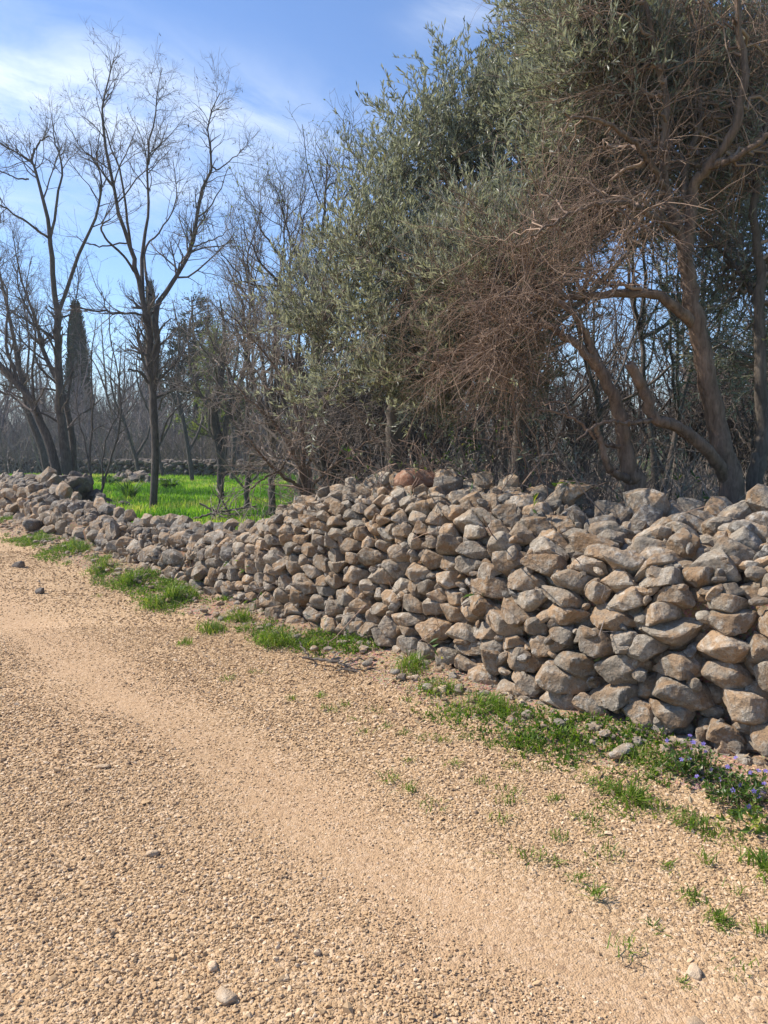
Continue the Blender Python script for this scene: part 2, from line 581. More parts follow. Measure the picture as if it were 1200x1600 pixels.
def limb_set(mb, limbs, sides=9, wob=.012, K=17, knot=.045):
    """limbs: lists of (point, radius); returns equal-length polylines"""
    P, R = [], []
    for lb in limbs:
        p, r = resample([q for q, _ in lb], [x for _, x in lb], K, wob)
        P.append(p)
        R.append(r)
    P, R = np.array(P), np.array(R)
    Rv = R * (1 + knot * rng.normal(size=R.shape).clip(-1.5, 1.5))
    tubes(mb, P, Rv, sides)
    return P, R
def to_targets(limbP, limbR, tg, r0=.03, K=8, wob=.03, sag=.15, lowbias=.5, r1=.2):
    """branches that leave the nearest limb and curve to each target"""
    LP = limbP.reshape(-1, 3)
    LR = limbR.reshape(-1)
    ok = np.ones(len(LP), bool)
    ok[::limbP.shape[1]] = False
    P, R = [], []
    for q in tg:
        d = np.linalg.norm(LP - q, axis=1) + lowbias * np.maximum(0, LP[:, 2] - q[2]) + 100 * (~ok) + .35 * rng.random(len(LP))
        i = int(np.argmin(d))
        a = LP[i]
        mid = (a + q) / 2 + np.array([0, 0, sag]) * np.linalg.norm(q - a) + rng.normal(size=3) * .08 * np.linalg.norm(q - a)
        s = np.linspace(0, 1, K)[:, None]
        p = (1 - s) ** 2 * a + 2 * s * (1 - s) * mid + s ** 2 * q
        w = rng.normal(size=(K, 3)) * wob
        w[0] = 0
        P.append(p + w)
        R.append(np.linspace(min(r0, LR[i] * .75), min(r0, LR[i] * .75) * r1, K))
    return np.array(P), np.array(R)
def blob(specs, n):
    """points inside ellipsoids given as (px, py, Y, rx_px, rz_px, depth_m, weight)"""
    w = np.array([s[6] for s in specs], float)
    k = rng.choice(len(specs), n, p=w / w.sum())
    v = norm(rng.normal(size=(n, 3))) * (rng.random((n, 1)) ** .45)
    c = np.array([at(s[0], s[1], s[2]) for s in specs])
    rad = np.array([(s[3] * s[2] / F, s[5], s[4] * s[2] / F) for s in specs])
    return c[k] + v * rad[k]
def leaves(mb, P, per, ln=(.045, .07), wd=.18, t0=.15, spread=(20, 55), up=.25, rnd=(0, 1), fold=.25, cap=None):
    """lance-shaped leaves along shoots, pointing forward along them"""
    n, Kp, _ = P.shape
    idx = np.repeat(np.arange(n), per)
    if cap and len(idx) > cap: idx = rng.choice(idx, cap, replace=False)
    m = len(idx)
    t = t0 + (1 - t0) * rng.random(m)
    x = t * (Kp - 1)
    i = np.minimum(x.astype(int), Kp - 2)
    f = (x - i)[:, None]
    st = P[idx, i] * (1 - f) + P[idx, i + 1] * f
    T = norm(P[idx, i + 1] - P[idx, i])
    v = rng.normal(size=(m, 3))
    v = norm(v - (v * T).sum(-1, keepdims=True) * T)
    an = np.radians(rng.uniform(spread[0], spread[1], m))[:, None]
    d = norm(T * np.cos(an) + v * np.sin(an) + np.array([0, 0, up]))
    s = rng.normal(size=(m, 3)) * .6 + np.cross(d, v)
    s = norm(s - (s * d).sum(-1, keepdims=True) * d)
    nn = np.cross(d, s)
    Ln = rng.uniform(ln[0], ln[1], m)[:, None]
    w = Ln * wd * .5 * rng.uniform(.8, 1.25, (m, 1))
    a = st
    e = st + d * Ln - nn * Ln * .08
    mid = st + d * Ln * .45 + nn * Ln * .05
    l = mid + s * w + nn * w * fold
    r = mid - s * w + nn * w * fold
    V = np.stack([a, l, e, r], 1).reshape(-1, 3)
    k = np.arange(m)[:, None] * 4
    Fc = np.concatenate([k + [0, 2, 1], k + [0, 3, 2]])
    mb.add(V, Fc, np.repeat(rnd[0] + (rnd[1] - rnd[0]) * rng.random(m) ** 1.3, 4))
def blades(mb, P0, ht, wd=.006, lean=.5, rnd=None, droop=.6, dirs=None):
    """grass blades: two quads and a tip"""
    n = len(P0)
    az = rng.random(n) * 2 * PI
    h = np.stack([np.cos(az), np.sin(az), np.zeros(n)], 1) if dirs is None else dirs
    ln = (lean * rng.random(n))[:, None]
    ht = np.broadcast_to(np.asarray(ht, float), (n,))[:, None] * rng.uniform(.55, 1.15, (n, 1))
    s = np.stack([-h[:, 1], h[:, 0], np.zeros(n)], 1) + rng.normal(size=(n, 3)) * .3
    s = norm(s) * wd * .5 * rng.uniform(.7, 1.3, (n, 1))
    p1 = P0 + np.array([0, 0, 1]) * ht * .45 + h * ht * ln * .3
    p2 = P0 + np.array([0, 0, 1]) * ht * (.8 - .1 * ln) + h * ht * ln * .75
    p3 = P0 + np.array([0, 0, 1]) * ht * (1 - droop * ln * .7) + h * ht * ln * 1.35
    V = np.stack([P0 - s, P0 + s, p1 - s * .9, p1 + s * .9, p2 - s * .6, p2 + s * .6, p3], 1).reshape(-1, 3)
    k = np.arange(n)[:, None] * 7
    if rnd is None: rnd = rng.random(n)
    base_n = mb.n
    mb.add(V, np.concatenate([k + [0, 1, 3, 2], k + [2, 3, 5, 4]]), np.repeat(rnd, 7))
    mb.F.append((k + [4, 5, 6]).astype(np.int32) + base_n)

_ICO = {}
def ico(sub):
    if sub not in _ICO:
        import bmesh
        bm = bmesh.new()
        bmesh.ops.create_icosphere(bm, subdivisions=sub, radius=1)
        bm.verts.ensure_lookup_table()
        V = np.array([v.co[:] for v in bm.verts])
        Fc = np.array([[v.index for v in f.verts] for f in bm.faces])
        bm.free()
        _ICO[sub] = (norm(V), Fc)
    return _ICO[sub]
def stone_verts(planes, dist, sub=3, p=11, rough=.05, seed=0):
    V, Fc = ico(sub)
    q = np.maximum(0, V @ planes.T) / dist[None]
    r = 1 / np.maximum(1e-6, (q ** p).sum(1) ** (1 / p))
    X = V * r[:, None]
    sc = np.mean(dist)
    nz_ = fbm(X / sc * .9 + seed * 7.7, 3, seed % 97)
    nz2 = fbm(X / sc * 3.1 + seed * 3.1, 3, seed % 89)
    rid = 1 - np.abs(fbm(X / sc * 1.9 + seed * 5.1, 3, seed % 71))
    X = X * (1 + rough * nz_ + rough * .5 * nz2 + rough * .9 * (rid - .75))[:, None]
    return X, Fc
def random_stone(size, sub=3, p=12, rough=.06, flat=.65):
    """a loose angular stone, size = (x, y, z) half extents"""
    k = 13
    n = norm(rng.normal(size=(k, 3)))
    n = np.vstack([n, np.eye(3), -np.eye(3)])
    d = np.concatenate([rng.uniform(.72, 1.0, k), np.ones(6)])
    X, Fc = stone_verts(n, d, sub, p, rough, int(rng.integers(1, 9999)))
    return X * np.asarray(size), Fc
def rotz(X, a):
    c, s = math.cos(a), math.sin(a)
    return np.stack([X[:, 0] * c - X[:, 1] * s, X[:, 0] * s + X[:, 1] * c, X[:, 2]], 1)
def randrot(X, amt=1.0):
    q = rng.normal(size=4) * np.array([1, amt, amt, amt])
    q = q / np.linalg.norm(q) if amt >= 1 else np.array([1, *(rng.normal(size=3) * amt)])
    q = q / np.linalg.norm(q)
    w, x, y, z = q
    Rm = np.array([[1 - 2 * (y * y + z * z), 2 * (x * y - z * w), 2 * (x * z + y * w)],
                   [2 * (x * y + z * w), 1 - 2 * (x * x + z * z), 2 * (y * z - x * w)],
                   [2 * (x * z - y * w), 2 * (y * z + x * w), 1 - 2 * (x * x + y * y)]])
    return X @ Rm.T

# ------------------------------------------------------------------ ground, road
def strip(name, tv, av, mat):
    A, T = np.meshgrid(av, tv, indexing='ij')
    fade = np.exp(-(T / 8) ** 2)
    Bc = b0(A) * fade + T
    P = O + A[..., None] * D + Bc[..., None] * Nn
    P[..., 2] = gz(A, T)
    far = np.clip((np.hypot(P[..., 0], P[..., 1]) - 60) / 200, 0, 1)
    P[..., 2] = P[..., 2] - far * .3
    mb = MB()
    na, nt_ = A.shape
    i = np.arange(na - 1)[:, None] * nt_ + np.arange(nt_ - 1)[None]
    q = np.stack([i, i + 1, i + nt_ + 1, i + nt_], -1).reshape(-1, 4)
    mb.add(P.reshape(-1, 3), q[:, ::-1])
    o = mb.build(name, mat, smooth=True)
    tag(o, kind='structure')
    return o
av = np.concatenate([-np.geomspace(320, 6, 16), np.arange(-5.5, 20, .12), np.geomspace(20, 320, 18)])
strip('gravel_road', np.concatenate([[-9], np.arange(-8.5, -1.0, .25), np.arange(-1, -.49, .06), [-.46]]), av, GRAVEL)
strip('verge', np.concatenate([np.arange(-.46, .4, .06), [.44]]), av, SOIL)
strip('field', np.concatenate([np.arange(.44, 1.4, .12), np.geomspace(1.5, 320, 40)]), av, FIELD)
strip('meadow', -np.geomspace(320, 9, 20), av, FIELD)

# pebbles lying over the road: nobody could count them
def pebbles(name, n, y0, y1, smin, smax, sub):
    mb = MB()
    Y = np.sqrt(rng.uniform(y0 ** 2, y1 ** 2, n))
    X = rng.uniform(-.62, .62, n) * Y + rng.uniform(-.35, .35, n)
    P = np.stack([X, Y, np.zeros(n)], 1)
    a, b = ab(P)
    t = b - b0(a)
    trk = np.maximum(np.exp(-((t + 1.8 + .35 * n2(a, b, .9, 31)) / .42) ** 2), .7 * np.exp(-((t + 3.45 + .3 * n2(a, b, .8, 32)) / .45) ** 2))
    cl_ = n2(a, b, 1.6, 41, 3)
    edge = sstep(t, -.75, -.1)
    keep = (t < -.05) & (t > -8.8) & (rng.random(n) < (1 - .3 * trk) * np.clip(1.0 + .55 * cl_, .2, 1) * (1 - .75 * edge))
    P, a, t, trk = P[keep], a[keep], t[keep], trk[keep]
    n = len(P)
    if n == 0: return
    sz = smin * (smax / smin) ** (rng.random(n) ** 1.6) * (1 - .35 * trk)
    P[:, 2] = gz(a, t) + sz * rng.uniform(-.12, .38, n)
    if sub == 0:
        V0 = np.array([[x, y, z] for x in (-1, 1) for y in (-1, 1) for z in (-1, 1)], float) * .72
        F0 = np.array([[0, 1, 3, 2], [4, 6, 7, 5], [0, 4, 5, 1], [2, 3, 7, 6], [0, 2, 6, 4], [1, 5, 7, 3]])
    else:
        V0, F0 = ico(sub)
    k = len(V0)
    V = V0[None] * (1 + .38 * rng.normal(size=(n, k, 1)).clip(-1.2, 1.2) * .6) + rng.normal(size=(n, k, 3)) * .10
    V = V * np.stack([rng.uniform(.8, 1.35, n), rng.uniform(.6, 1.0, n), rng.uniform(.42, .8, n)], 1)[:, None]
    az, tl = rng.random(n) * 2 * PI, rng.normal(size=n) * .4
    ct, st_ = np.cos(tl)[:, None], np.sin(tl)[:, None]
    x, z = V[..., 0] * ct - V[..., 2] * st_, V[..., 0] * st_ + V[..., 2] * ct
    ca, sa = np.cos(az)[:, None], np.sin(az)[:, None]
    V = np.stack([x * ca - V[..., 1] * sa, x * sa + V[..., 1] * ca, z], -1) * sz[:, None, None] + P[:, None]
    Fc = (np.arange(n)[:, None, None] * k + F0[None]).reshape(-1, F0.shape[1])
    mb.add(V.reshape(-1, 3), Fc, np.repeat(rng.random(n), k))
    o = mb.build(name, PEBBLE)
    tag(o, kind='stuff')
pebbles('gravel', 85000, 1.7, 3.6, .0028, .0100, 1)
pebbles('gravel', 120000, 3.6, 6.5, .0036, .0105, 0)
pebbles('gravel', 50000, 6.5, 11, .006, .014, 0)
pebbles('gravel', 1100, 1.7, 6.0, .010, .019, 1)
tag_labels = 'pale crushed limestone gravel spread over the road'
for o in C.objects:
    if o.get('kind') == 'stuff' and o.name.startswith('gravel') and 'road' not in o.name:
        tag(o, tag_labels, 'gravel')

# ------------------------------------------------------------------ the dry stone wall
def profile(a):
    h = float(wh(a))
    q = float(np.clip((2.4 - a) / 1.2, 0, 1))
    lo = np.array([(0, -.06), (.05, .30), (.10, .60), (.15, .82), (.22, .93), (.36, 1.0), (.62, 1.0), (.78, .93), (.88, .7), (.95, .35), (.98, 0)])
    hi = np.array([(0, -.06), (.05, .30), (.09, .58), (.13, .74), (.20, .82), (.40, .92), (.68, 1.0), (.84, .95), (.94, .7), (1.0, .35), (1.04, 0)])
    pr = lo * (1 - q) + hi * q
    zb = float(gz(a, 0.0)) - .03
    rub = float(sstep(a, 5.5, 8))
    pr = pr * np.array([1 - .30 * rub, 1])
    pr = np.stack([pr[:, 0], zb + np.maximum(pr[:, 1], -.05) * (h - zb)], 1)
    s = np.concatenate([[0], np.cumsum(np.linalg.norm(np.diff(pr, axis=0), axis=1))])
    return pr, s
_prof = {}
def surf(a, u, off=0.0):
    k = round(a * 12)
    if k not in _prof: _prof[k] = profile(k / 12)
    pr, s = _prof[k]
    def pt(uu):
        return np.array([np.interp(uu, s, pr[:, 0]), np.interp(uu, s, pr[:, 1])])
    p = (pt(u - .04) + pt(u) + pt(u + .04)) / 3
    tg = pt(u + .09) - pt(u - .09)
    tg = tg / max(1e-6, np.linalg.norm(tg))
    bslope = float(b0(a + .1) - b0(a - .1)) / .2
    Ts = norm(D + Nn * bslope)
    Tu = Nn * tg[0] + np.array([0, 0, tg[1]])
    Nr = norm(np.cross(Ts, Tu))
    if Nr @ Nn > 0 and tg[1] > .3: Nr = -Nr
    if Nr[2] < 0 and abs(tg[1]) < .3: Nr = -Nr
    P = O + D * a + Nn * (float(b0(a)) + p[0]) + np.array([0, 0, p[1]])
    return P + Nr * off, Ts, Tu, Nr
def utop(a):
    k = round(a * 12)
    if k not in _prof: _prof[k] = profile(k / 12)
    return _prof[k][1][-3]
def scale_at(a):
    return float(np.interp(a, [-4, 0, 1.2, 2.2, 4.5, 6, 9, 13, 16, 24], [1.02, 1.0, .94, .84, .86, 1.05, 1.3, 1.5, 1.7, 2.0]))
def wall_seeds(a0, a1, hrow=(.07, .14), wrow=(.12, .46), jit=.45, sz=1.0):
    out_ = []
    u = -.05
    while u < 2.9:
        hr = rng.uniform(*hrow) * sz
        a = a0 + rng.uniform(0, .2)
        while a < a1:
            sc = scale_at(a)
            uu = (u + hr / 2 + .05 * math.sin(a * 1.7 + u * 3)) * sc
            w = (wrow[0] + (wrow[1] - wrow[0]) * rng.random() ** 1.3) * sc * sz
            ut = utop(a)
            big = 1.0
            if a < 2.2 and .62 * ut < uu: big = 1.2
            w *= big
            jj = jit * (1 + .7 * sstep(a, 6, 8))
            out_.append((a + w / 2, uu + rng.normal() * jj * hr * .5 * sc, w, hr * sc * big))
            a += w
        u += hr
    return np.array(out_)
def lay_wall(seeds, sub_fn, shrink=.975, prot=(.02, .065), off=0.0, tilt=.14):
    kx = .46
    Q = seeds[:, :2] * [kx, 1]
    wgt = (seeds[:, 2] * kx * .5) ** 2 * .35
    res = []
    for i in range(len(seeds)):
        a, u, w, hh = seeds[i]
        if a > 5.8 and u < .55 * utop(a) and rng.random() < .28: continue
        if u > utop(a) + .02 or a < -3.4 or a > 23: continue
        dx = Q - Q[i]
        d2 = (dx ** 2).sum(1)
        nb = np.argsort(d2)[1:10]
        dd = np.sqrt(d2[nb])
        n2_ = dx[nb] / dd[:, None]
        dist = (dd ** 2 + wgt[i] - wgt[nb]) / (2 * dd)
        dist = np.maximum(dist, .25 * dd)
        real = n2_ * [kx, 1]
        ln_ = np.linalg.norm(real, axis=1)
        real = real / ln_[:, None]
        dist = dist / ln_
        dist = dist * shrink - .0015
        dist = dist * rng.uniform(.88, 1.07, len(dist))
        m = np.median(np.sort(dist)[:4])
        nzt = rng.normal(size=len(dist)) * .26
        pl = np.concatenate([real, nzt[:, None]], 1)
        pl = norm(pl)
        fr = rng.integers(1, 4)
        fp = norm(np.concatenate([rng.normal(size=(fr, 2)) * .34, np.ones((fr, 1))], 1))
        fd = np.clip(m * rng.uniform(.45, .85, fr), .025, .09)
        ed = norm(np.concatenate([norm(rng.normal(size=(5, 2))), rng.uniform(.3, 1.1, (5, 1))], 1))
        edd = np.full(5, m) * rng.uniform(.80, 1.2, 5)
        bp = np.array([[0, 0, -1.0]])
        pl = np.vstack([pl, fp, ed, bp])
        ds = np.concatenate([np.maximum(dist, .012), fd, edd, [max(.10, m * 1.5)]])
        X, Fc = stone_verts(pl, ds, sub_fn(a), rng.uniform(9, 32), .062, int(rng.integers(1, 9999)))
        X = rotz(randrot(X, tilt * rng.random()), rng.normal() * .07)
        P, Ts, Tu, Nr = surf(a, u, rng.normal() * .010 + off)
        if P[1] < .4: continue
        Vw = P + X[:, :1] * Ts + X[:, 1:2] * Tu + X[:, 2:] * Nr
        # photo-size of the stone decides which ones are parts of their own
        size = (dist.mean() ** 2) / max(1.0, P @ P)
        if abs(P[0]) > .56 * P[1]: size *= .01
        res.append((size, Vw, Fc, P, u / utop(a)))
    return res
wall_o = O + D * 3
wall = empty('dry_stone_wall', (wall_o[0], wall_o[1], 0.0), 'long waist-high dry stone wall of grey and tan limestone beside the gravel road', 'wall')
front = lay_wall(wall_seeds(-3.6, 23), lambda a: 4 if a < 4.2 else (3 if a < 9 else 2))
front.sort(key=lambda r: -r[0])
for k, (sz, V, Fc, P, un) in enumerate(front[:95]):
    mb = MB()
    mb.add(V, Fc, rng.random())
    mb.build('stone', STONE_GREY if (un > .72 and rng.random() < .6) else STONE, wall, smooth=False, origin=P)
mb, mg = MB(), MB()
for sz, V, Fc, P, un in front[95:]:
    aa_ = (P - O) @ D
    dk = aa_ > 5 and rng.random() < np.interp(un, [.2, .7], [.12, .6])
    (mg if dk or (un > .75 and rng.random() < .5) else mb).add(V, Fc, rng.random())
back_l = lay_wall(wall_seeds(-3.6, 23, (.10, .16), (.14, .28), .5), lambda a: 2, .99, (.0, .02), -.105)
for sz, V, Fc, P, un in back_l:
    mb.add(V, Fc, rng.random())
# rubble lying loose along the top and at the tumbled end
for k in range(210):
    a = rng.uniform(-2.5, 20) if k > 90 else rng.uniform(5.5, 16)
    ut = utop(a)
    u = ut * rng.uniform(.62, 1.0) if a < 5.5 else ut * rng.uniform(.35, 1.0)
    P, Ts, Tu, Nr = surf(a, u, .03)
    s = rng.uniform(.03, .075) * (1 + .35 * sstep(a, 9, 14))
    X, Fc = random_stone((s * rng.uniform(.9, 1.5), s, s * rng.uniform(.55, .9)), 2, 26, .07)
    X = randrot(X, .35)
    (mg if rng.random() < .6 else mb).add(rotz(X, rng.random() * 6.3) + P, Fc, rng.random())
for k in range(1300):                               # wedges pinned into the gaps of the face
    a = rng.uniform(-1.2, 8)
    P, Ts, Tu, Nr = surf(a, utop(a) * rng.uniform(0, .9), rng.uniform(-.045, .005))
    s_ = rng.uniform(.018, .046)
    X, Fc = random_stone((s_ * 1.5, s_, s_ * .7), 2, 22, .06)
    X = randrot(X, .4)
    (mg if rng.random() < .3 else mb).add(P + X[:, :1] * Ts + X[:, 1:2] * Nr + X[:, 2:] * Tu, Fc, rng.random())
for k in range(650):                                # chips pinned in and fallen at the foot
    a = rng.uniform(-1.5, 16)
    P = O + D * a + Nn * (float(b0(a)) - rng.random() ** 2 * .42 + .02)
    P[2] = float(gz(a, -.1)) + .0
    s = rng.uniform(.012, .04)
    X, Fc = random_stone((s * 1.3, s, s * .7), 1 if s < .025 else 2, 12, .07)
    mb.add(rotz(X, rng.random() * 6.3) + P, Fc, rng.random())
tag(mb.build('rubble', STONE, wall, smooth=False), 'smaller stones and rubble packed between the large stones', kind='stuff')
tag(mg.build('weathered_rubble', STONE_GREY, wall, smooth=False), 'greyer weathered stones of the top courses and the tumbled end', kind='stuff')
# earth core seen in the gaps
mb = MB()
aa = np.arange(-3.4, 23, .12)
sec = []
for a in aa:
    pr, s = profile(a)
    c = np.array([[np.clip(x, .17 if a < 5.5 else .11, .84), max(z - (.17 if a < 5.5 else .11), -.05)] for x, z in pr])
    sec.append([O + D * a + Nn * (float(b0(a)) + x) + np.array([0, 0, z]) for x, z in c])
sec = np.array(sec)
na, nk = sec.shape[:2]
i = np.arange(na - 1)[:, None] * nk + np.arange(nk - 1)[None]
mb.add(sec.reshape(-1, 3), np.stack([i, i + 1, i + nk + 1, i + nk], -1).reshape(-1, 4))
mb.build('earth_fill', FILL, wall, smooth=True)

# single stones lying on the wall or the road
def lone_stone(name, p, size, mat, label, cat='stone', rot=None, sub=3, tilt=.12):
    X, Fc = random_stone(size, sub, 13, .07)
    X = rotz(randrot(X, tilt), rng.random() * 6.3 if rot is None else rot)
    X = X + np.asarray(p) + np.array([0, 0, size[2] * .55])
    mb = MB()
    mb.add(X, Fc, rng.random())
    return tag(mb.build(name, mat, smooth=True, origin=p), label, cat)
def walltop(px, a_off=.45):
    # top of the wall seen at this photo column
    for a in np.arange(-2, 16, .03):
        P, Ts, Tu, Nr = surf(a, utop(a) * .74)
        if (P[0] / P[1]) * F + 600 < px: return P
    return P
p = walltop(655) - np.array([0, 0, .02])
lone_stone('boulder', p + [0, 0, .03], (.16, .13, .12), STONE_RED, 'reddish brown boulder sitting on top of the wall, paler on its left face', 'boulder', .3, 4)
p = walltop(700) - np.array([0, 0, .03])
lone_stone('boulder', p + [0, 0, .02], (.15, .11, .085), STONE_GREY, 'dark grey boulder on the wall just right of the reddish one', 'boulder', .5, 4)
for (px, py, sx, sy, sz, mat, lab) in (
    (352, 1555, .040, .026, .016, STONE_PALE, 'flat pale stone lying in the gravel at the lower left, largest of a loose cluster'),
    (332, 1507, .026, .016, .014, STONE_PALE, 'small wedge shaped pale stone in gravel above the flat one'),
    (158, 1198, .045, .020, .012, STONE_PALE, 'long thin pale stone lying alone in the left wheel track gravel'),
    (238, 1328, .030, .026, .012, STONE_PALE, 'round sandy stone half sunk in the gravel on the left'),
    (1090, 1590, .050, .034, .018, STONE_PALE, 'broad pale stone in the gravel at the lower right corner'),
    (1085, 1505, .032, .024, .014, STONE_PALE, 'small whitish stone in the gravel near the right edge'),
    (62, 927, .055, .040, .045, STONE_DARK, 'small dark lump of stone on the far road'),
    (30, 886, .11, .055, .055, STONE_DARK, 'dark clod with a tail lying on the far left of the road'),
    (690, 1090, .045, .035, .045, STONE_PALE, 'knobbly tan stone in grass at the foot of the wall, right of the dead branch'),
    (650, 1070, .03, .028, .03, STONE_PALE, 'small orange tinted stone in the grass close to the fallen branch'),
    (443, 1003, .035, .028, .045, STONE_PALE, 'upright pale stone in front of the biggest grass tuft'),
    (893, 1118, .032, .026, .02, STONE_PALE, 'small pale stone lying in weeds against the wall foot'),
    (1040, 1183, .03, .026, .026, STONE_PALE, 'cream coloured stone at the wall foot beside the periwinkle'),
    (55, 838, .34, .12, .12, STONE_GREY, 'long grey slab lying on the verge at the far left'),
):
    P = onground(px, py, .01)
    a, b = ab(P)
    P[2] = float(gz(a, b - b0(a))) - sz * .25
    lone_stone('loose_stone', P, (sx, sy, sz), mat, lab, 'stone')

# second wall at the back of the field
def at_z(px, z, Y):
    p = at(px, 700, Y)
    p[2] = z
    return p
bw = [at_z(120, .25, 31), at_z(250, .25, 29), at_z(400, .25, 28.5), at_z(520, .25, 28), at_z(760, .25, 27), at_z(1000, .25, 26)]
bw = [at_z(-60, .25, 33)] + bw
bwall = empty('dry_stone_wall', bw[2], 'low dark stone wall running along the back of the green field', 'wall')
mb = MB()
bp, _ = resample(bw, [1] * len(bw), 140)
for k in range(2600):
    x = rng.random() * 138
    i = int(x)
    p = bp[i] + (bp[i + 1] - bp[i]) * (x - i) + np.array([0, rng.uniform(-.22, .22), rng.random() * .68 - .05])
    s = rng.uniform(.07, .16)
    X, Fc = random_stone((s * 1.2, s, s * .75), 1, 12, .06)
    mb.add(rotz(X, rng.random() * 6) + p, Fc, rng.random())
mb.build('stone_courses', STONE_DARK, bwall, smooth=False)
# heaps of stones
def heap(px, py_dummy, Y, n, rx, ry, hz, s0, s1, mat, label):
    c = base(px, Y, 0)
    e = empty('stone_heap', c, label, 'stone heap')
    for k in range(n):
        v = rng.normal(size=2) * .42
        hh = max(0, 1 - (v ** 2).sum()) * hz
        s = rng.uniform(s0, s1)
        X, Fc = random_stone((s * rng.uniform(1, 1.5), s, s * rng.uniform(.6, .9)), 3, 28, .08)
        q = c + np.array([v[0] * rx, v[1] * ry, hh * rng.uniform(.5, 1.0)])
        mb = MB()
        mb.add(rotz(randrot(X, .3), rng.random() * 6) + q, Fc, rng.random())
        mb.build('boulder', mat, e, smooth=False, origin=q)
heap(102, 0, 15.0, 38, .95, .6, .62, .10, .21, STONE_DARK, 'heap of large dark boulders behind the far left end of the long wall')
heap(207, 0, 23.5, 22, 1.2, .5, .30, .10, .18, STONE_GREY, 'low flat heap of pale stones out in the grass field')

# ------------------------------------------------------------------ trees
def px_limb(pts, r):
    """pts: (px, py, Y) or points; r: radii"""
    q = [at(*p) if not isinstance(p, np.ndarray) else p for p in pts]
    rr = .56 * np.interp(np.linspace(0, 1, len(q)), np.linspace(0, 1, len(r)), r)
    return list(zip(q, rr))
def finish(name, root, label, cat, group, tm, bark, cm, twig, lm=None, leafmat=None, extra=None):
    e = empty(name, root, label, cat, group)
    tm.build('trunk', bark, e, smooth=True)
    cr = cm.build('crown', twig, e, smooth=True)
    if lm is not None and lm.n:
        lm.build('foliage', leafmat, cr)
    if extra is not None:
        tag(extra[0].build(extra[1], extra[2], cr), kind='stuff')
    return e

def bare(name, label, limbs, root, bark=BARK_DARK, twig=TWIG_DARK, group=None, dens=(3.6, 6.5, 7.5), ln=((.6, 1.9), (.3, .85), (.15, .45)), up=.06, pods=0, cat='tree', sides=9, leafy=None, t0=.3, rmin=.0022, caps=(None, None, None), fine=5.0):
    tm, cm, lm = MB(), MB(), MB()
    P, R = limb_set(tm, limbs, sides)
    P1, R1 = kids(P[:, 3:], R[:, 3:], dens[0], ln[0], (28, 65), t0, 1, 7, .16, (0, 0, up), .5, .03, .004, .4, .72, caps[0])
    tubes(cm, P1, R1, 5)
    A, B = cat_pr((P1, R1), (P[:, 8:], R[:, 8:]))
    P2, R2 = kids(A, B, dens[1], ln[1], (25, 65), .12, 1, 5, .2, (0, 0, up), .55, .010, .003, .45, .4, caps[1])
    tubes(cm, P2, R2, 4)
    P3, R3 = kids(P2, R2, dens[2], ln[2], (25, 65), .1, 1, 4, .25, (0, 0, up), .6, .006, rmin, .5, .3, caps[2])
    tubes(cm, P3, R3, 3)
    if fine:
        P4, R4 = kids(P3, R3, fine, (.06, .22), (25, 70), .1, 1, 3, .2, (0, 0, up), .7, .004, rmin * .85, .6, .2)
        tubes(cm, P4, R4, 3)
    ex = None
    if pods:
        pm = MB()
        leaves(pm, P3[rng.choice(len(P3), min(pods, len(P3)), replace=False)], 1, (.05, .09), .22, .5, (60, 120), -1.2)
        ex = (pm, 'seed_pods', POD)
    if leafy:
        leaves(lm, P3, leafy[0], leafy[1], .4, .1, (20, 70), .1)
    return finish(name, root, label, cat, group, tm, bark, cm, twig, lm if leafy else None, leafy[2] if leafy else None, ex)
cat_pr = cat

G_L = 'bare trees in the field behind the wall'
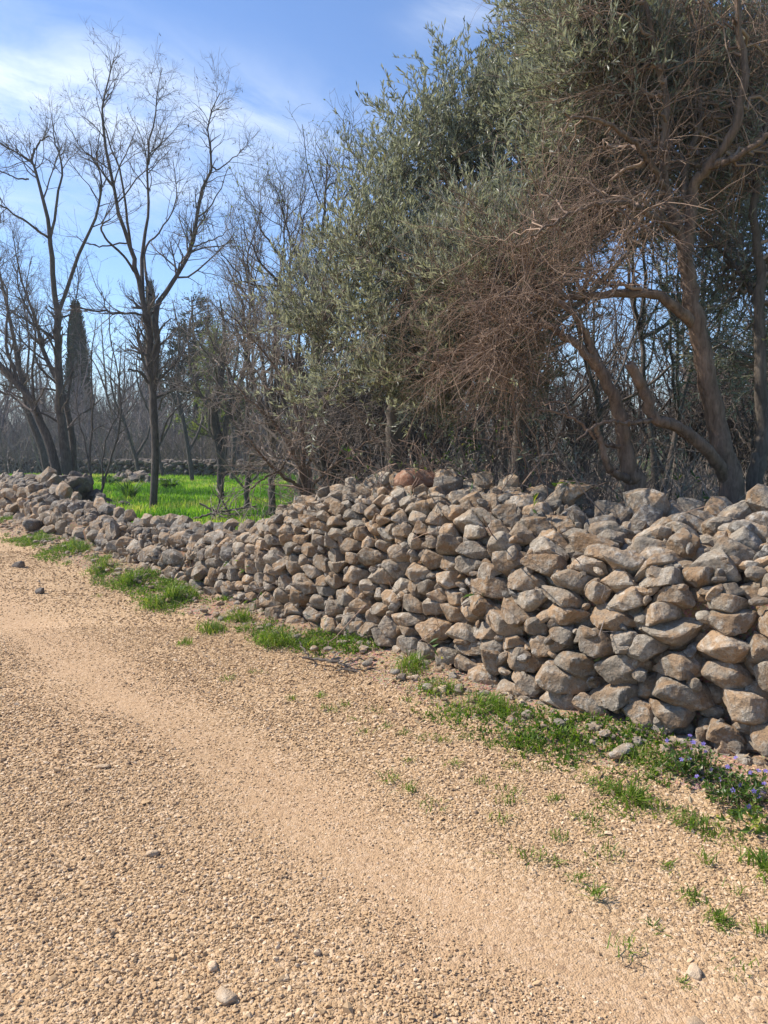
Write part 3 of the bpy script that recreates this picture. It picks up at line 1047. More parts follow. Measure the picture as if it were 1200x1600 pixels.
# the tall bare tree at the left
Y = 14.3
r0 = base(238, Y)
bare('bare_tree', 'tallest bare tree, forked dark trunk standing alone just behind the low wall', [
    px_limb([r0, (240, 780, Y), (243, 700, Y), (240, 640, Y), (236, 580, Y), (233, 520, Y), (226, 480, Y)], [.17, .135, .13, .125, .12, .11, .095]),
    px_limb([(227, 490, Y), (214, 430, Y), (206, 395, Y - .1), (188, 335, Y - .2), (172, 260, Y - .3), (160, 185, Y - .3), (166, 135, Y), (178, 92, Y)], [.09, .055, .012]),
    px_limb([(240, 610, Y), (246, 540, Y), (243, 490, Y), (252, 470, Y + .1), (277, 428, Y + .2), (302, 378, Y + .3), (315, 305, Y + .4), (331, 250, Y + .3), (325, 195, Y + .3), (345, 145, Y + .2)], [.10, .085, .05, .012]),
    px_limb([(224, 470, Y), (222, 400, Y + .3), (232, 330, Y + .4), (230, 250, Y + .6), (243, 180, Y + .5), (251, 108, Y + .5)], [.07, .04, .01]),
    px_limb([(215, 430, Y), (192, 398, Y - .5), (164, 372, Y - .8), (159, 352, Y - .9), (174, 342, Y - 1)], [.045, .02]),
    px_limb([(206, 398, Y), (198, 330, Y - .5), (186, 262, Y - .8), (165, 205, Y - 1), (148, 152, Y - 1)], [.045, .01]),
    px_limb([(234, 460, Y), (226, 395, Y + .6), (243, 368, Y + .9), (268, 335, Y + 1.1), (276, 298, Y + 1.2), (270, 250, Y + 1.3)], [.045, .01]),
    px_limb([(232, 508, Y), (215, 491, Y - .3), (170, 488, Y - .7), (110, 478, Y - 1.1)], [.05, .02]),
    px_limb([(303, 385, Y + .3), (340, 372, Y + .5), (370, 350, Y + .6)], [.03, .008]),
    px_limb([(330, 262, Y + .3), (345, 262, Y + .5), (372, 240, Y + .5), (390, 226, Y + .5)], [.03, .006]),
    px_limb([(252, 690, Y), (262, 655, Y), (285, 632, Y + .2), (312, 608, Y + .3)], [.035, .012]),
    px_limb([(248, 640, Y), (262, 612, Y - .2), (300, 600, Y - .5), (330, 585, Y - .6)], [.03, .01]),
    px_limb([(236, 600, Y), (218, 582, Y - .2), (199, 577, Y - .4)], [.05, .03]),
    px_limb([(200, 380, Y), (150, 384, Y - .5), (118, 370, Y - .7)], [.03, .01]),
], r0, group=G_L, pods=420, dens=(4.4, 7.0, 8.0))
Y = 17.0
r0 = base(110, Y)
bare('bare_tree', 'bare tree with upright trunk forking left and right, in the clump at the far left', [
    px_limb([r0, (110, 770, Y), (101, 700, Y), (93, 620, Y), (91, 540, Y), (90, 480, Y)], [.24, .2, .17, .15, .13]),
    px_limb([(90, 490, Y), (82, 420, Y), (79, 372, Y), (70, 322, Y), (55, 268, Y), (45, 250, Y), (22, 237, Y), (0, 222, Y)], [.11, .08, .04, .02]),
    px_limb([(47, 254, Y), (60, 226, Y), (76, 212, Y)], [.05, .02]),
    px_limb([(78, 375, Y), (89, 312, Y), (97, 262, Y), (84, 216, Y), (85, 198, Y)], [.06, .012]),
    px_limb([(91, 490, Y), (108, 442, Y), (125, 392, Y), (150, 342, Y), (159, 290, Y), (152, 250, Y), (158, 200, Y)], [.08, .05, .012]),
    px_limb([(76, 372, Y), (40, 346, Y - .5), (0, 320, Y - .7), (-40, 300, Y - .8)], [.05, .02]),
    px_limb([(45, 280, Y), (25, 278, Y), (0, 267, Y)], [.035, .02]),
    px_limb([(92, 560, Y), (70, 520, Y - .5), (40, 500, Y - .8), (-10, 470, Y - 1)], [.05, .015]),
], r0, group=G_L, pods=80)
r0 = base(98, 17.0)
bare('bare_tree', 'bare tree with thick trunk leaning far out to the left', [
    px_limb([r0, (97, 770, 17), (76, 692, 17), (56, 642, 17), (30, 602, 17), (0, 570, 17), (-45, 520, 17)], [.2, .17, .15, .12, .1]),
    px_limb([(30, 602, 17), (10, 540, 17), (12, 470, 17.2), (-5, 400, 17.4), (0, 330, 17.5)], [.07, .012]),
    px_limb([(56, 642, 17), (50, 590, 16.8), (55, 520, 16.5), (30, 450, 16.3), (28, 380, 16)], [.06, .012]),
], r0, group=G_L)
r0 = base(121, 17.6)
bare('bare_tree', 'slim dark bare tree pressed close behind the upright forked trunk', [
    px_limb([r0, (118, 762, 17.6), (113, 692, 17.6), (104, 640, 17.6), (88, 590, 17.7), (66, 545, 17.8), (56, 500, 17.9), (32, 440, 18), (20, 360, 18)], [.15, .12, .08, .015]),
    px_limb([(104, 640, 17.6), (112, 580, 17.7), (105, 520, 17.7), (122, 450, 17.7), (115, 390, 17.8)], [.06, .012]),
], r0, group=G_L)
r0 = base(78, 20)
bare('bare_tree', 'dark bare tree behind the leaning one, its trunk bending to the left', [
    px_limb([r0, (74, 742, 20), (62, 690, 20), (46, 648, 20), (36, 600, 20), (20, 520, 20), (2, 440, 20), (-10, 360, 20)], [.18, .15, .1, .02]),
    px_limb([(46, 648, 20), (20, 620, 20), (-30, 600, 20)], [.06, .02]),
    px_limb([(38, 610, 20), (45, 540, 20.3), (38, 470, 20.5), (50, 400, 20.6)], [.06, .015]),
], r0, group=G_L)
r0 = base(156, 15.2)
bare('sapling', 'thin bare sapling slanting right, just left of the tallest bare tree', [
    px_limb([r0, (158, 770, 15.2), (167, 735, 15.2), (181, 690, 15.2), (190, 640, 15.2), (184, 580, 15.2), (170, 520, 15.2), (172, 470, 15.2)], [.05, .035, .012]),
    px_limb([(160, 760, 15.2), (165, 690, 15.2), (183, 650, 15.3), (196, 610, 15.3), (205, 560, 15.4)], [.03, .01]),
], r0, group='bare saplings behind the wall', dens=(1.5, 3, 4), cat='sapling')
r0 = base(142, 16)
bare('sapling', 'short bare sapling with two upright stems beside the trunk clump', [
    px_limb([r0, (142, 760, 16), (140, 700, 16), (146, 640, 16), (142, 560, 16), (150, 500, 16)], [.06, .04, .012]),
    px_limb([(141, 740, 16), (132, 690, 16), (120, 640, 16), (122, 580, 16)], [.035, .01]),
], r0, group='bare saplings behind the wall', dens=(1.5, 3, 4), cat='sapling')
for (px, Y, pts, rr, lab) in (
    (305, 25, [(301, 750), (294, 705), (286, 655), (277, 600), (280, 530), (270, 470)], [.16, .13, .10, .02], 'bare tree leaning left in the middle of the green field'),
    (365, 25.5, [(364, 750), (366, 690), (360, 620), (372, 550), (365, 480)], [.18, .14, .10, .02], 'bare tree with straight dark trunk at the right side of the field'),
    (222, 26, [(218, 745), (212, 715), (196, 665), (186, 610), (190, 540)], [.15, .12, .08, .02], 'bare tree forked low like a Y behind the tallest bare tree'),
    (258, 27, [(255, 745), (246, 700), (236, 650), (240, 580), (232, 510)], [.14, .11, .08, .02], 'bare tree leaning left, half hidden right behind the tallest trunk'),
):
    r0 = base(px, Y)
    lb = [px_limb([r0] + [(x, y, Y) for x, y in pts], rr)]
    x1, y1 = pts[1]
    x2, y2 = pts[2]
    lb.append(px_limb([(x1, y1, Y), (x1 + 22, y1 - 45, Y + .3), (x1 + 30, y1 - 110, Y + .4), (x1 + 45, y1 - 190, Y + .5)], [.09, .02]))
    lb.append(px_limb([(x2, y2, Y), (x2 - 22, y2 - 60, Y - .3), (x2 - 18, y2 - 130, Y - .4)], [.07, .02]))
    bare('bare_tree', lab, lb, r0, group=G_L, dens=(1.0, 2.4, 3.2), ln=((.8, 2.0), (.4, 1.0), (.2, .5)), rmin=.004)
# dark, ivy-thick trunk in the field
r0 = base(343, 17)
bare('bare_tree', 'dark thick trunk swollen with ivy in front of the field, spreading grey twigs', [
    px_limb([r0, (344, 775, 17), (345, 735, 17), (342, 700, 17), (335, 660, 17), (340, 610, 17), (352, 540, 17), (345, 470, 17)], [.17, .13, .16, .2, .17, .1, .03]),
    px_limb([(345, 735, 17), (352, 690, 17), (358, 640, 17), (385, 560, 17), (390, 480, 17), (402, 420, 17)], [.14, .1, .02]),
    px_limb([(338, 655, 17), (310, 610, 17.2), (295, 550, 17.3), (300, 480, 17.4)], [.07, .02]),
    px_limb([(358, 640, 17), (395, 600, 16.7), (430, 560, 16.5), (440, 500, 16.5)], [.07, .02]),
], r0, BARK_DARK, TWIG_GREY, G_L, dens=(2.0, 4.5, 5.0), leafy=(1, (.03, .06), BUDS), caps=(None, None, 9000))
# budding bare tree whose top stands left of the olive
r0 = base(505, 11)
bare('bare_tree', 'dark budding tree with upright twigs, top showing left of the olive', [
    px_limb([r0, (505, 700, 11), (500, 600, 11), (495, 500, 11), (492, 420, 11)], [.15, .12, .09]),
    px_limb([(493, 430, 11), (505, 360, 11), (508, 300, 11), (512, 240, 11)], [.06, .008]),
    px_limb([(495, 470, 11), (465, 400, 11), (445, 350, 11), (440, 300, 11)], [.05, .008]),
    px_limb([(497, 480, 11), (540, 380, 11), (560, 310, 11), (562, 255, 11)], [.05, .008]),
    px_limb([(494, 450, 11), (520, 370, 10.7), (545, 300, 10.6), (585, 245, 10.6)], [.045, .008]),
    px_limb([(496, 490, 11), (450, 420, 11.2), (410, 360, 11.3), (405, 325, 11.4)], [.045, .008]),
    px_limb([(497, 520, 11), (440, 450, 10.8), (400, 400, 10.6), (375, 335, 10.5)], [.05, .008]),
    px_limb([(440, 450, 10.8), (385, 440, 10.6), (350, 400, 10.4), (330, 385, 10.4)], [.03, .006]),
    px_limb([(495, 500, 11), (480, 400, 11.4), (470, 340, 11.6), (478, 290, 11.7)], [.04, .008]),
    px_limb([(508, 300, 11), (530, 275, 11), (540, 245, 11)], [.025, .006]),
    px_limb([(497, 600, 11), (440, 560, 10.7), (390, 520, 10.4), (345, 480, 10.2)], [.05, .008]),
], r0, BARK_DARK, TWIG_DARK, G_L, dens=(6.5, 6.5, 7.0), ln=((.6, 1.6), (.3, .75), (.12, .32)), up=.16, leafy=(1, (.025, .045), BUDS), caps=(None, 5200, 20000))

def fan(name, label, px, Y, tops, w, twig, group, n=(5.0, 6.5, 7.0), caps=(None, 4200, 17000), leafy=None, cat='tree', up=.10):
    r0 = base(px, Y)
    fork = 720 - 90 * rng.random()
    lb = [px_limb([r0, (px, 740, Y), (px + rng.normal() * 8, fork, Y)], [w, w * .85, w * .75])]
    for tx, ty in tops:
        mx, my = (px * .55 + tx * .45), fork + (ty - fork) * .45
        Yt = Y + rng.normal() * .5
        lb.append(px_limb([(px, fork + 15, Y), (mx + rng.normal() * 12, my, (Y + Yt) / 2), ((mx + tx) / 2 + rng.normal() * 12, (my + ty) / 2, Yt), (tx, ty, Yt)], [w * .5, w * .3, .008]))
    bare(name, label, lb, r0, BARK_GREY, twig, group, n, ((.5, 1.4), (.25, .7), (.10, .32)), up, leafy=leafy, cat=cat, t0=.15, caps=caps)
GM = 'grey twiggy trees between the field and the olive'
fan('bare_tree', 'tallest and middle one of the three grey twiggy trees left of the olive', 425, 12.2, [(345, 400), (375, 350), (410, 320), (450, 300), (490, 300), (330, 470), (500, 380)], .11, TWIG_GREY, GM)
fan('bare_tree', 'leftmost of the three grey twiggy trees, close to the ivy thick trunk', 385, 14.0, [(300, 520), (325, 470), (350, 440), (385, 420), (420, 440), (285, 580), (440, 500)], .10, TWIG_GREY, GM)
fan('bare_tree', 'rightmost of the three grey twiggy trees, close against the left flank of the olive', 470, 10.0, [(380, 560), (400, 500), (430, 440), (470, 390), (510, 400), (360, 620), (540, 440)], .09, TWIG_GREY, GM, leafy=(1, (.03, .05), OLIVE))
# twiggy brown bush behind the wall
r0 = base(478, 9.0)
bare('bare_bush', 'grey brown twiggy bush bristling over the wall beside the green field', [
    px_limb([r0, (478, 770, 9), (470, 740, 9), (455, 700, 8.9), (430, 660, 8.8), (395, 630, 8.7), (365, 600, 8.6)], [.06, .04, .012]),
    px_limb([r0, (480, 765, 9), (476, 720, 9), (470, 660, 9), (452, 610, 9), (415, 555, 8.9), (372, 500, 8.8)], [.06, .04, .010]),
    px_limb([r0, (482, 760, 9), (490, 700, 9), (505, 640, 8.8), (520, 590, 8.7)], [.06, .012]),
    px_limb([r0, (474, 770, 9), (450, 750, 8.8), (420, 725, 8.6), (400, 700, 8.4), (380, 680, 8.3)], [.05, .010]),
    px_limb([r0, (486, 770, 9), (520, 730, 8.7), (560, 700, 8.5), (600, 680, 8.3)], [.05, .010]),
    px_limb([(455, 700, 8.9), (440, 730, 8.6), (405, 750, 8.4), (390, 765, 8.3)], [.03, .008]),
    px_limb([(470, 660, 9), (440, 580, 9.3), (430, 520, 9.5), (410, 460, 9.6)], [.03, .008]),
    px_limb([(452, 610, 9), (400, 600, 9.2), (350, 560, 9.3)], [.025, .006]),
], r0, BARK_RED, TWIG_GREY, None, dens=(7.5, 9, 10), ln=((.4, 1.1), (.2, .55), (.08, .26)), up=.02, cat='bush', sides=7, t0=.15, caps=(None, 4200, 17000))

# ------------------------------------------------------------------ olives and the red-brown twiggy trees
def crowned(name, label, limbs, root, specs, n_tg, bark, twig, cat, group=None, r0_=.035, sub=(5, 9), ln=((.35, .9), (.15, .45)), up=(0, 0, .05), leaf=None, leafmat=OLIVE, caps=(6000, 16000), wob=(.18, .22), rmin=.0018, sag=.15, lowbias=.5, ang=(20, 60), boost=None):
    tm, cm, lm = MB(), MB(), MB()
    P, R = limb_set(tm, [[(q, x * 1.16) for q, x in lb] for lb in limbs], 12, .006, 33, .03)
    tg = blob(specs, n_tg)
    P, R = P[:, ::2], R[:, ::2]
    P1, R1 = to_targets(P[:, 3:], R[:, 3:], tg, r0_, 10, .02, sag, lowbias)
    tubes(cm, P1, R1, 5)
    P2, R2 = kids(P1, R1, sub[0], ln[0], ang, .35, 1, 6, wob[0], up, .6, .007, .0024, .4, .2, caps[0])
    tubes(cm, P2, R2, 4)
    P3, R3 = kids(P2, R2, sub[1], ln[1], ang, .1, 1, 5, wob[1], up, .6, .005, rmin, .55, .2, caps[1])
    tubes(cm, P3, R3, 3)
    if leaf:
        leaves(lm, P3, leaf[0], leaf[1], leaf[2], .1, leaf[3], leaf[4])
        leaves(lm, P2, leaf[0], leaf[1], leaf[2], .3, leaf[3], leaf[4])
    return finish(name, root, label, cat, group, tm, bark, cm, twig, lm if leaf else None, leafmat)

LEAF = (13, (.045, .080), .22, (15, 60), .5)
r0 = base(615, 8.4)
crowned('olive_tree', 'big grey green olive tree filling the centre behind the wall', [
    px_limb([r0, (615, 700, 8.4), (620, 600, 8.3), (640, 500, 8.2)], [.17, .13, .1]),
    px_limb([(640, 510, 8.2), (680, 400, 8.2), (710, 300, 8.2), (720, 200, 8.2)], [.08, .02]),
    px_limb([(630, 560, 8.2), (590, 480, 8), (570, 400, 7.9), (600, 300, 8)], [.08, .02]),
    px_limb([(620, 600, 8.2), (560, 560, 7.8), (500, 510, 7.6)], [.06, .02]),
    px_limb([(640, 510, 8.2), (720, 480, 7.8), (790, 400, 7.8), (830, 320, 7.9)], [.07, .02]),
    px_limb([(620, 620, 8.2), (680, 600, 7.6), (740, 590, 7.3)], [.05, .02]),
], r0, [
    (725, 205, 8.2, 95, 95, .6, 1.6), (665, 280, 8.0, 95, 110, .7, 1.5), (615, 330, 7.8, 70, 95, .6, 1.2), (550, 440, 7.6, 80, 95, .6, 1.1),
    (650, 440, 6.8, 140, 120, .7, 2.6), (570, 580, 6.9, 85, 65, .5, .7), (800, 330, 7.7, 120, 150, .7, 2.2), (490, 490, 7.6, 60, 80, .4, .45),
    (690, 580, 6.6, 110, 65, .5, 1.3), (790, 430, 6.0, 100, 90, .5, 2.2), (820, 560, 6.6, 70, 70, .5, .8), (470, 590, 7.4, 60, 60, .4, .25), (780, 180, 8.3, 50, 60, .5, .8)],
    360, BARK_GREY, TWIG_GREY, 'olive tree', leaf=LEAF, caps=(7000, 22000), up=(0, 0, .13), ln=((.3, .75), (.15, .42)))
r0 = base(812, 8.6)
crowned('olive_tree', 'tall olive tree reaching the top of the picture right of centre', [
    px_limb([r0, (812, 690, 8.6), (820, 620, 8.6), (832, 540, 8.6), (850, 430, 8.6)], [.15, .12, .1, .09]),
    px_limb([(850, 440, 8.6), (870, 300, 8.5), (880, 180, 8.5), (890, 40, 8.5), (900, -80, 8.5)], [.07, .02]),
    px_limb([(845, 470, 8.6), (930, 330, 8.7), (980, 180, 8.8), (1010, 20, 8.8)], [.07, .02]),
    px_limb([(832, 540, 8.6), (950, 430, 9), (1060, 300, 9.2), (1110, 150, 9.3)], [.06, .02]),
], r0, [
    (870, 150, 7.4, 75, 120, .6, 2.0), (905, 40, 7.4, 95, 90, .7, 2.0), (960, 170, 6.0, 110, 130, .5, 2.4), (1070, 110, 6.2, 110, 130, .5, 2.0), (930, 60, 5.6, 80, 90, .4, 1.0), (900, -90, 8.4, 110, 80, .7, 1.0), (970, 120, 8.6, 100, 130, .7, 1.6),
    (1060, 60, 8.9, 110, 130, .7, 1.5), (890, 290, 6.9, 100, 110, .6, 1.8), (1010, 300, 9.2, 110, 100, .6, .8), (1150, 120, 9.0, 100, 160, .7, 2.0), (1100, 300, 9.2, 110, 110, .6, 1.6), (1010, -100, 8.8, 150, 90, .7, 1.0)],
    420, BARK_DARK, TWIG_GREY, 'olive tree', leaf=LEAF, caps=(8600, 26000), up=(0, 0, .13), ln=((.3, .75), (.15, .42)))
r0 = base(1192, 5.6)
crowned('olive_tree', 'slender olive tree at the right edge with twisting pale trunk', [
    px_limb([r0, (1180, 760, 5.6), (1190, 700, 5.6), (1192, 650, 5.6), (1188, 560, 5.6), (1186, 480, 5.6), (1190, 420, 5.6), (1180, 370, 5.6), (1178, 310, 5.6), (1190, 240, 5.6)], [.11, .08, .062, .05, .025]),
    px_limb([(1188, 480, 5.6), (1165, 440, 5.9), (1140, 405, 6.1), (1100, 370, 6.3)], [.035, .012]),
    px_limb([r0, (1205, 760, 5.6), (1230, 680, 5.6), (1250, 560, 5.7)], [.07, .03]),
], r0, [
    (1150, 420, 6.2, 55, 90, .5, 1.2), (1180, 280, 6.0, 60, 90, .5, 1.0), (1120, 340, 6.6, 50, 70, .4, .9), (1170, 560, 6.2, 50, 60, .5, .6),
    (1250, 430, 5.8, 70, 160, .6, 1.0), (1110, 500, 7.0, 40, 70, .4, .5), (1180, 100, 6.2, 80, 130, .5, 1.2)],
    110, BARK_GREY, TWIG_GREY, 'olive tree', r0_=.016, leaf=(10, (.04, .07), .21, (15, 60), .1), caps=(2200, 5500))

def cut(limb):
    return limb + [(limb[-1][0] + (limb[-1][0] - limb[-2][0]) * .02, 0.001)]
Y = 5.3
r0 = base(1142, Y)
crowned('bare_tree', 'red brown twiggy tree with leaning trunk and a sawn off curved limb, right of centre', [
    px_limb([r0, (1142, 770, Y), (1128, 700, Y), (1107, 600, Y), (1090, 510, Y), (1078, 445, Y), (1070, 400, Y)], [.15, .115, .1, .085, .075]),
    px_limb([(1071, 410, Y), (1058, 350, Y), (1040, 290, Y), (1036, 230, Y), (1040, 150, Y), (1015, 40, Y), (1000, -120, Y)], [.06, .045, .015]),
    px_limb([(1071, 415, Y), (1078, 340, Y), (1086, 290, Y), (1112, 255, Y - .1), (1150, 195, Y - .2), (1163, 100, Y - .2), (1150, 10, Y - .2), (1155, -150, Y - .2)], [.065, .05, .02]),
    px_limb([(1078, 345, Y), (1070, 270, Y + .1), (1095, 180, Y + .2), (1085, 80, Y + .3), (1110, -60, Y + .4)], [.045, .012]),
    px_limb([(1110, 260, Y - .1), (1160, 240, Y - .3), (1220, 190, Y - .4), (1280, 100, Y - .4)], [.04, .015]),
    px_limb([(1088, 510, Y), (1055, 478, Y - .1), (1005, 457, Y - .1), (940, 461, Y - .05), (870, 465, Y), (800, 452, Y + .2), (730, 441, Y + .5), (660, 408, Y + .8), (600, 382, Y + 1.0)], [.06, .042, .02, .007]),
    px_limb([(1060, 365, Y), (1010, 330, Y - .2), (950, 318, Y - .4), (890, 335, Y - .5), (830, 370, Y - .6)], [.035, .010]),
    px_limb([(1042, 300, Y), (1000, 230, Y - .2), (940, 190, Y - .4), (880, 180, Y - .5)], [.035, .010]),
    cut(px_limb([(1138, 752, Y), (1112, 712, Y - .1), (1083, 685, Y - .15), (1050, 664, Y - .2), (1022, 655, Y - .22), (1012, 620, Y - .25), (996, 590, Y - .28), (985, 568, Y - .3)], [.07, .062, .058, .055, .05])),
    px_limb([(1022, 655, Y - .22), (985, 662, Y - .3), (940, 660, Y - .4), (900, 690, Y - .5)], [.025, .008]),
], r0, [
    (930, 300, 5.2, 110, 90, .45, 1.8), (1010, 190, 5.5, 110, 110, .5, 2.0), (1080, 70, 5.6, 130, 120, .5, 2.0), (860, 420, 5.2, 120, 75, .45, 1.6),
    (1150, 260, 5.6, 80, 110, .5, 1.2), (960, 60, 5.4, 90, 110, .5, 1.0), (760, 420, 5.6, 100, 70, .45, 1.1), (670, 450, 6.0, 90, 60, .4, .7),
    (980, 400, 5.2, 70, 40, .4, .6), (1180, 120, 5.6, 90, 120, .5, 1.0), (1000, -80, 5.2, 160, 60, .5, .6)],
    170, BARK_RED, TWIG_RED, 'tree', 'red brown twiggy trees behind the wall', .014, (9, 12), ((.30, .85), (.15, .50)), (0, 0, .015), None, None, (4000, 11500), (.16, .18), .0011, .05, .1)
r0 = base(1000, 5.35)
crowned('bare_tree', 'red brown twiggy tree whose curved trunk arches left over the wall', [
    px_limb([r0, (995, 770, 5.35), (985, 740, 5.3), (975, 690, 5.3), (966, 640, 5.25), (945, 590, 5.2), (925, 558, 5.15)], [.14, .10, .08, .062, .056]),
    px_limb([(928, 562, 5.15), (895, 535, 5.1), (862, 510, 5.15), (820, 505, 5.3), (760, 520, 5.5), (690, 560, 5.8)], [.045, .035, .010]),
    px_limb([(930, 566, 5.15), (915, 520, 5.1), (890, 485, 5.1), (850, 466, 5.2), (800, 475, 5.4)], [.042, .03, .010]),
    px_limb([(975, 700, 5.3), (940, 690, 5.2), (890, 650, 5.1), (840, 640, 5.0)], [.025, .008]),
    px_limb([(985, 750, 5.3), (955, 735, 5.2), (938, 690, 5.15), (930, 660, 5.1)], [.05, .02]),
], r0, [
    (800, 500, 5.3, 90, 60, .4, 2.0), (730, 560, 5.7, 90, 60, .4, 1.3), (770, 580, 5.5, 80, 55, .4, 1.5),
    (690, 610, 5.9, 70, 40, .3, .3)],
    70, BARK_RED, TWIG_RED, 'tree', 'red brown twiggy trees behind the wall', .012, (9, 12), ((.30, .75), (.12, .42)), (0, 0, .0), None, None, (2600, 6500), (.17, .18), .0011, .02, .1)

# ------------------------------------------------------------------ undergrowth behind the wall
def thorn(name, label, px0, px1, Y0, Y1, n, ht, mat, leafn=0, leafmat=EVERG, lsz=(.05, .09), up=-.12, cat='bramble', group=None):
    c = base((px0 + px1) / 2, (Y0 + Y1) / 2, 0)
    X = rng.uniform(px0, px1, n)
    Yd = rng.uniform(Y0, Y1, n)
    P0 = np.array([base(x, y, -.03) for x, y in zip(X, Yd)])
    d = norm(np.stack([rng.normal(size=n) * .6, rng.normal(size=n) * .6, np.ones(n) * 1.2], 1))
    P, R = grow(P0, d, rng.uniform(ht[0], ht[1], n), rng.uniform(.004, .010, n), 9, .22, (0, 0, up), .35)
    e = empty(name, c, label, cat, group)
    sm = MB()
    tubes(sm, P, R, 4)
    P2, R2 = kids(P, R, 3.5, (.2, .6), (30, 80), .2, 1, 6, .3, (0, 0, -.05), .7, .005, .002, .4)
    tubes(sm, P2, R2, 3)
    P3, R3 = kids(P2, R2, 4, (.08, .25), (30, 80), .1, 1, 4, .3, (0, 0, 0), .7, .003, .0016, .5)
    tubes(sm, P3, R3, 3)
    st = sm.build('stems', mat, e)
    if leafn:
        lm = MB()
        k = rng.choice(len(P2), min(leafn, len(P2)), replace=False)
        leaves(lm, P2[k], 4, lsz, .3, .3, (20, 70), .15)
        lm.build('leaves', leafmat, e)
    return e
GB = 'tangled undergrowth behind the wall'
thorn('bramble', 'tangled grey bramble between the two red brown trunks', 1000, 1110, 4.95, 5.5, 90, (.7, 1.5), TWIG_GREY, 60, EVERG, group=GB)
thorn('bramble', 'dense brown bramble left of the arching red brown trunk', 850, 960, 5.3, 6.2, 110, (.7, 1.5), TWIG_RED, 60, EVERG, group=GB)
thorn('bramble', 'bramble at the right edge among the trunks, sprouting green', 1110, 1240, 4.9, 6.2, 90, (.6, 1.3), TWIG_GREY, 160, EVERG, group=GB)
thorn('evergreen_shrub', 'low leafy shrub with yellow green leaves hanging over the wall top', 740, 860, 5.85, 6.3, 60, (.9, 1.4), TWIG_GREY, 330, EVERG, (.06, .10), -.2, 'shrub')
thorn('evergreen_shrub', 'dark leafy shrub under the big olive, left of the yellow green one', 610, 740, 7.2, 8.2, 90, (.9, 1.9), TWIG_GREY, 420, EVERG, (.04, .07), -.05, 'shrub')
thorn('bramble', 'tall drooping tangle of brown stems filling the gap left of the arching trunk', 700, 880, 6.2, 7.4, 150, (1.5, 2.8), TWIG_RED, 260, OLIVE, (.04, .07), -.07, group=GB)
thorn('bramble', 'grey tangle of stems behind the sawn off limb', 900, 1140, 6.2, 8.0, 150, (1.0, 2.0), TWIG_GREY, 160, OLIVE, (.04, .07), -.09, group=GB)
thorn('bramble', 'brown bramble under the olive right behind the red boulder', 560, 720, 7.2, 8.6, 110, (.9, 1.9), TWIG_RED, 0, group=GB)

# ------------------------------------------------------------------ trees further back (copies of a few kinds)
def copy_tree(o, parent=None):
    c = o.copy()
    C.objects.link(c)
    c.parent = parent
    for ch in list(o.children): copy_tree(ch, c)
    return c
def proto(label, hgt, stems, mat_b, mat_t, group, seed_w=.10, leafy=None, dens=(1.3, 2.6, 3.2), cat='tree', name='bare_tree', caps=(None, 2200, 9000)):
    r0 = np.zeros(3)
    lb = []
    for k in range(stems):
        d = np.array([rng.normal() * .12, rng.normal() * .12, 1])
        pts = [r0 + np.array([rng.normal() * .1, rng.normal() * .1, -.1])]
        for j in range(5):
            d = norm(d + rng.normal(size=3) * .14 + [0, 0, .08])
            pts.append(pts[-1] + d * hgt / 5 * rng.uniform(.8, 1.1))
        lb.append(list(zip(pts, np.linspace(seed_w, .012, 6))))
        for q in range(3):
            j = rng.integers(2, 4)
            dd = norm(np.array([rng.normal(), rng.normal(), 1.1]))
            p0 = pts[j]
            lb.append([(p0, seed_w * .5), (p0 + dd * hgt * .12, seed_w * .4), (p0 + dd * hgt * .24 + [0, 0, hgt * .05], seed_w * .25), (p0 + dd * hgt * .33 + [0, 0, hgt * .12], .01)])
    return bare(name, label, lb, r0, mat_b, mat_t, group, dens, ((.6, 1.8), (.3, .9), (.15, .45)), .08, cat=cat, sides=6, leafy=leafy, rmin=.0045, caps=caps)
GF = 'thin bare trees of the wood behind the field'
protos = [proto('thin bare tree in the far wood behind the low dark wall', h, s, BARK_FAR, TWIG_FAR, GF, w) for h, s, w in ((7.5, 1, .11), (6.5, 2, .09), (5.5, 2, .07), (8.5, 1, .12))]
spots = []
for k in range(84):
    u = rng.uniform(-.62, .10)
    Yd = rng.uniform(31, 56)
    spots.append((u * Yd, Yd))
for k, (x, y) in enumerate(spots):
    o = protos[k] if k < 4 else copy_tree(protos[k % 4])
    o.location = (x, y, .2)
    o.rotation_euler = (0, 0, rng.random() * 6.3)
    s = rng.uniform(.75, 1.15)
    o.scale = (s, s, s)
GR = 'bare shrubs seen through the gap under the twiggy trees'
pr2 = [proto('leafless shrub behind the twiggy trees on the right', h, s, BARK_DARK, TWIG_DARK, GR, .04, None, (2.0, 3.5, 4.0), 'shrub', 'bare_shrub', (None, 1500, 4000)) for h, s in ((3.4, 4), (2.8, 5), (3.9, 3))]
k = 0
for u0, u1, n, ya, yb in ((.02, .55, 34, 10, 18), (-.12, .06, 8, 10.5, 14)):
    for q in range(n):
        u = rng.uniform(u0, u1)
        Yd = rng.uniform(ya, yb)
        o = pr2[k] if k < 3 else copy_tree(pr2[k % 3])
        o.location = (u * Yd, Yd, .2)
        o.rotation_euler = (0, 0, rng.random() * 6.3)
        s = rng.uniform(.75, 1.1)
        o.scale = (s, s, s * rng.uniform(.85, 1.1))
        k += 1
GS2 = 'slender bare trees behind the right hand trunks'
pr3 = [proto('slender bare tree behind the twiggy trees on the right', h, s_, BARK_DARK, TWIG_DARK, GS2, .055, None, (1.8, 3.2, 4.0), 'tree', 'bare_tree', (None, 1500, 4500)) for h, s_ in ((5.2, 1), (4.6, 2), (5.8, 1))]
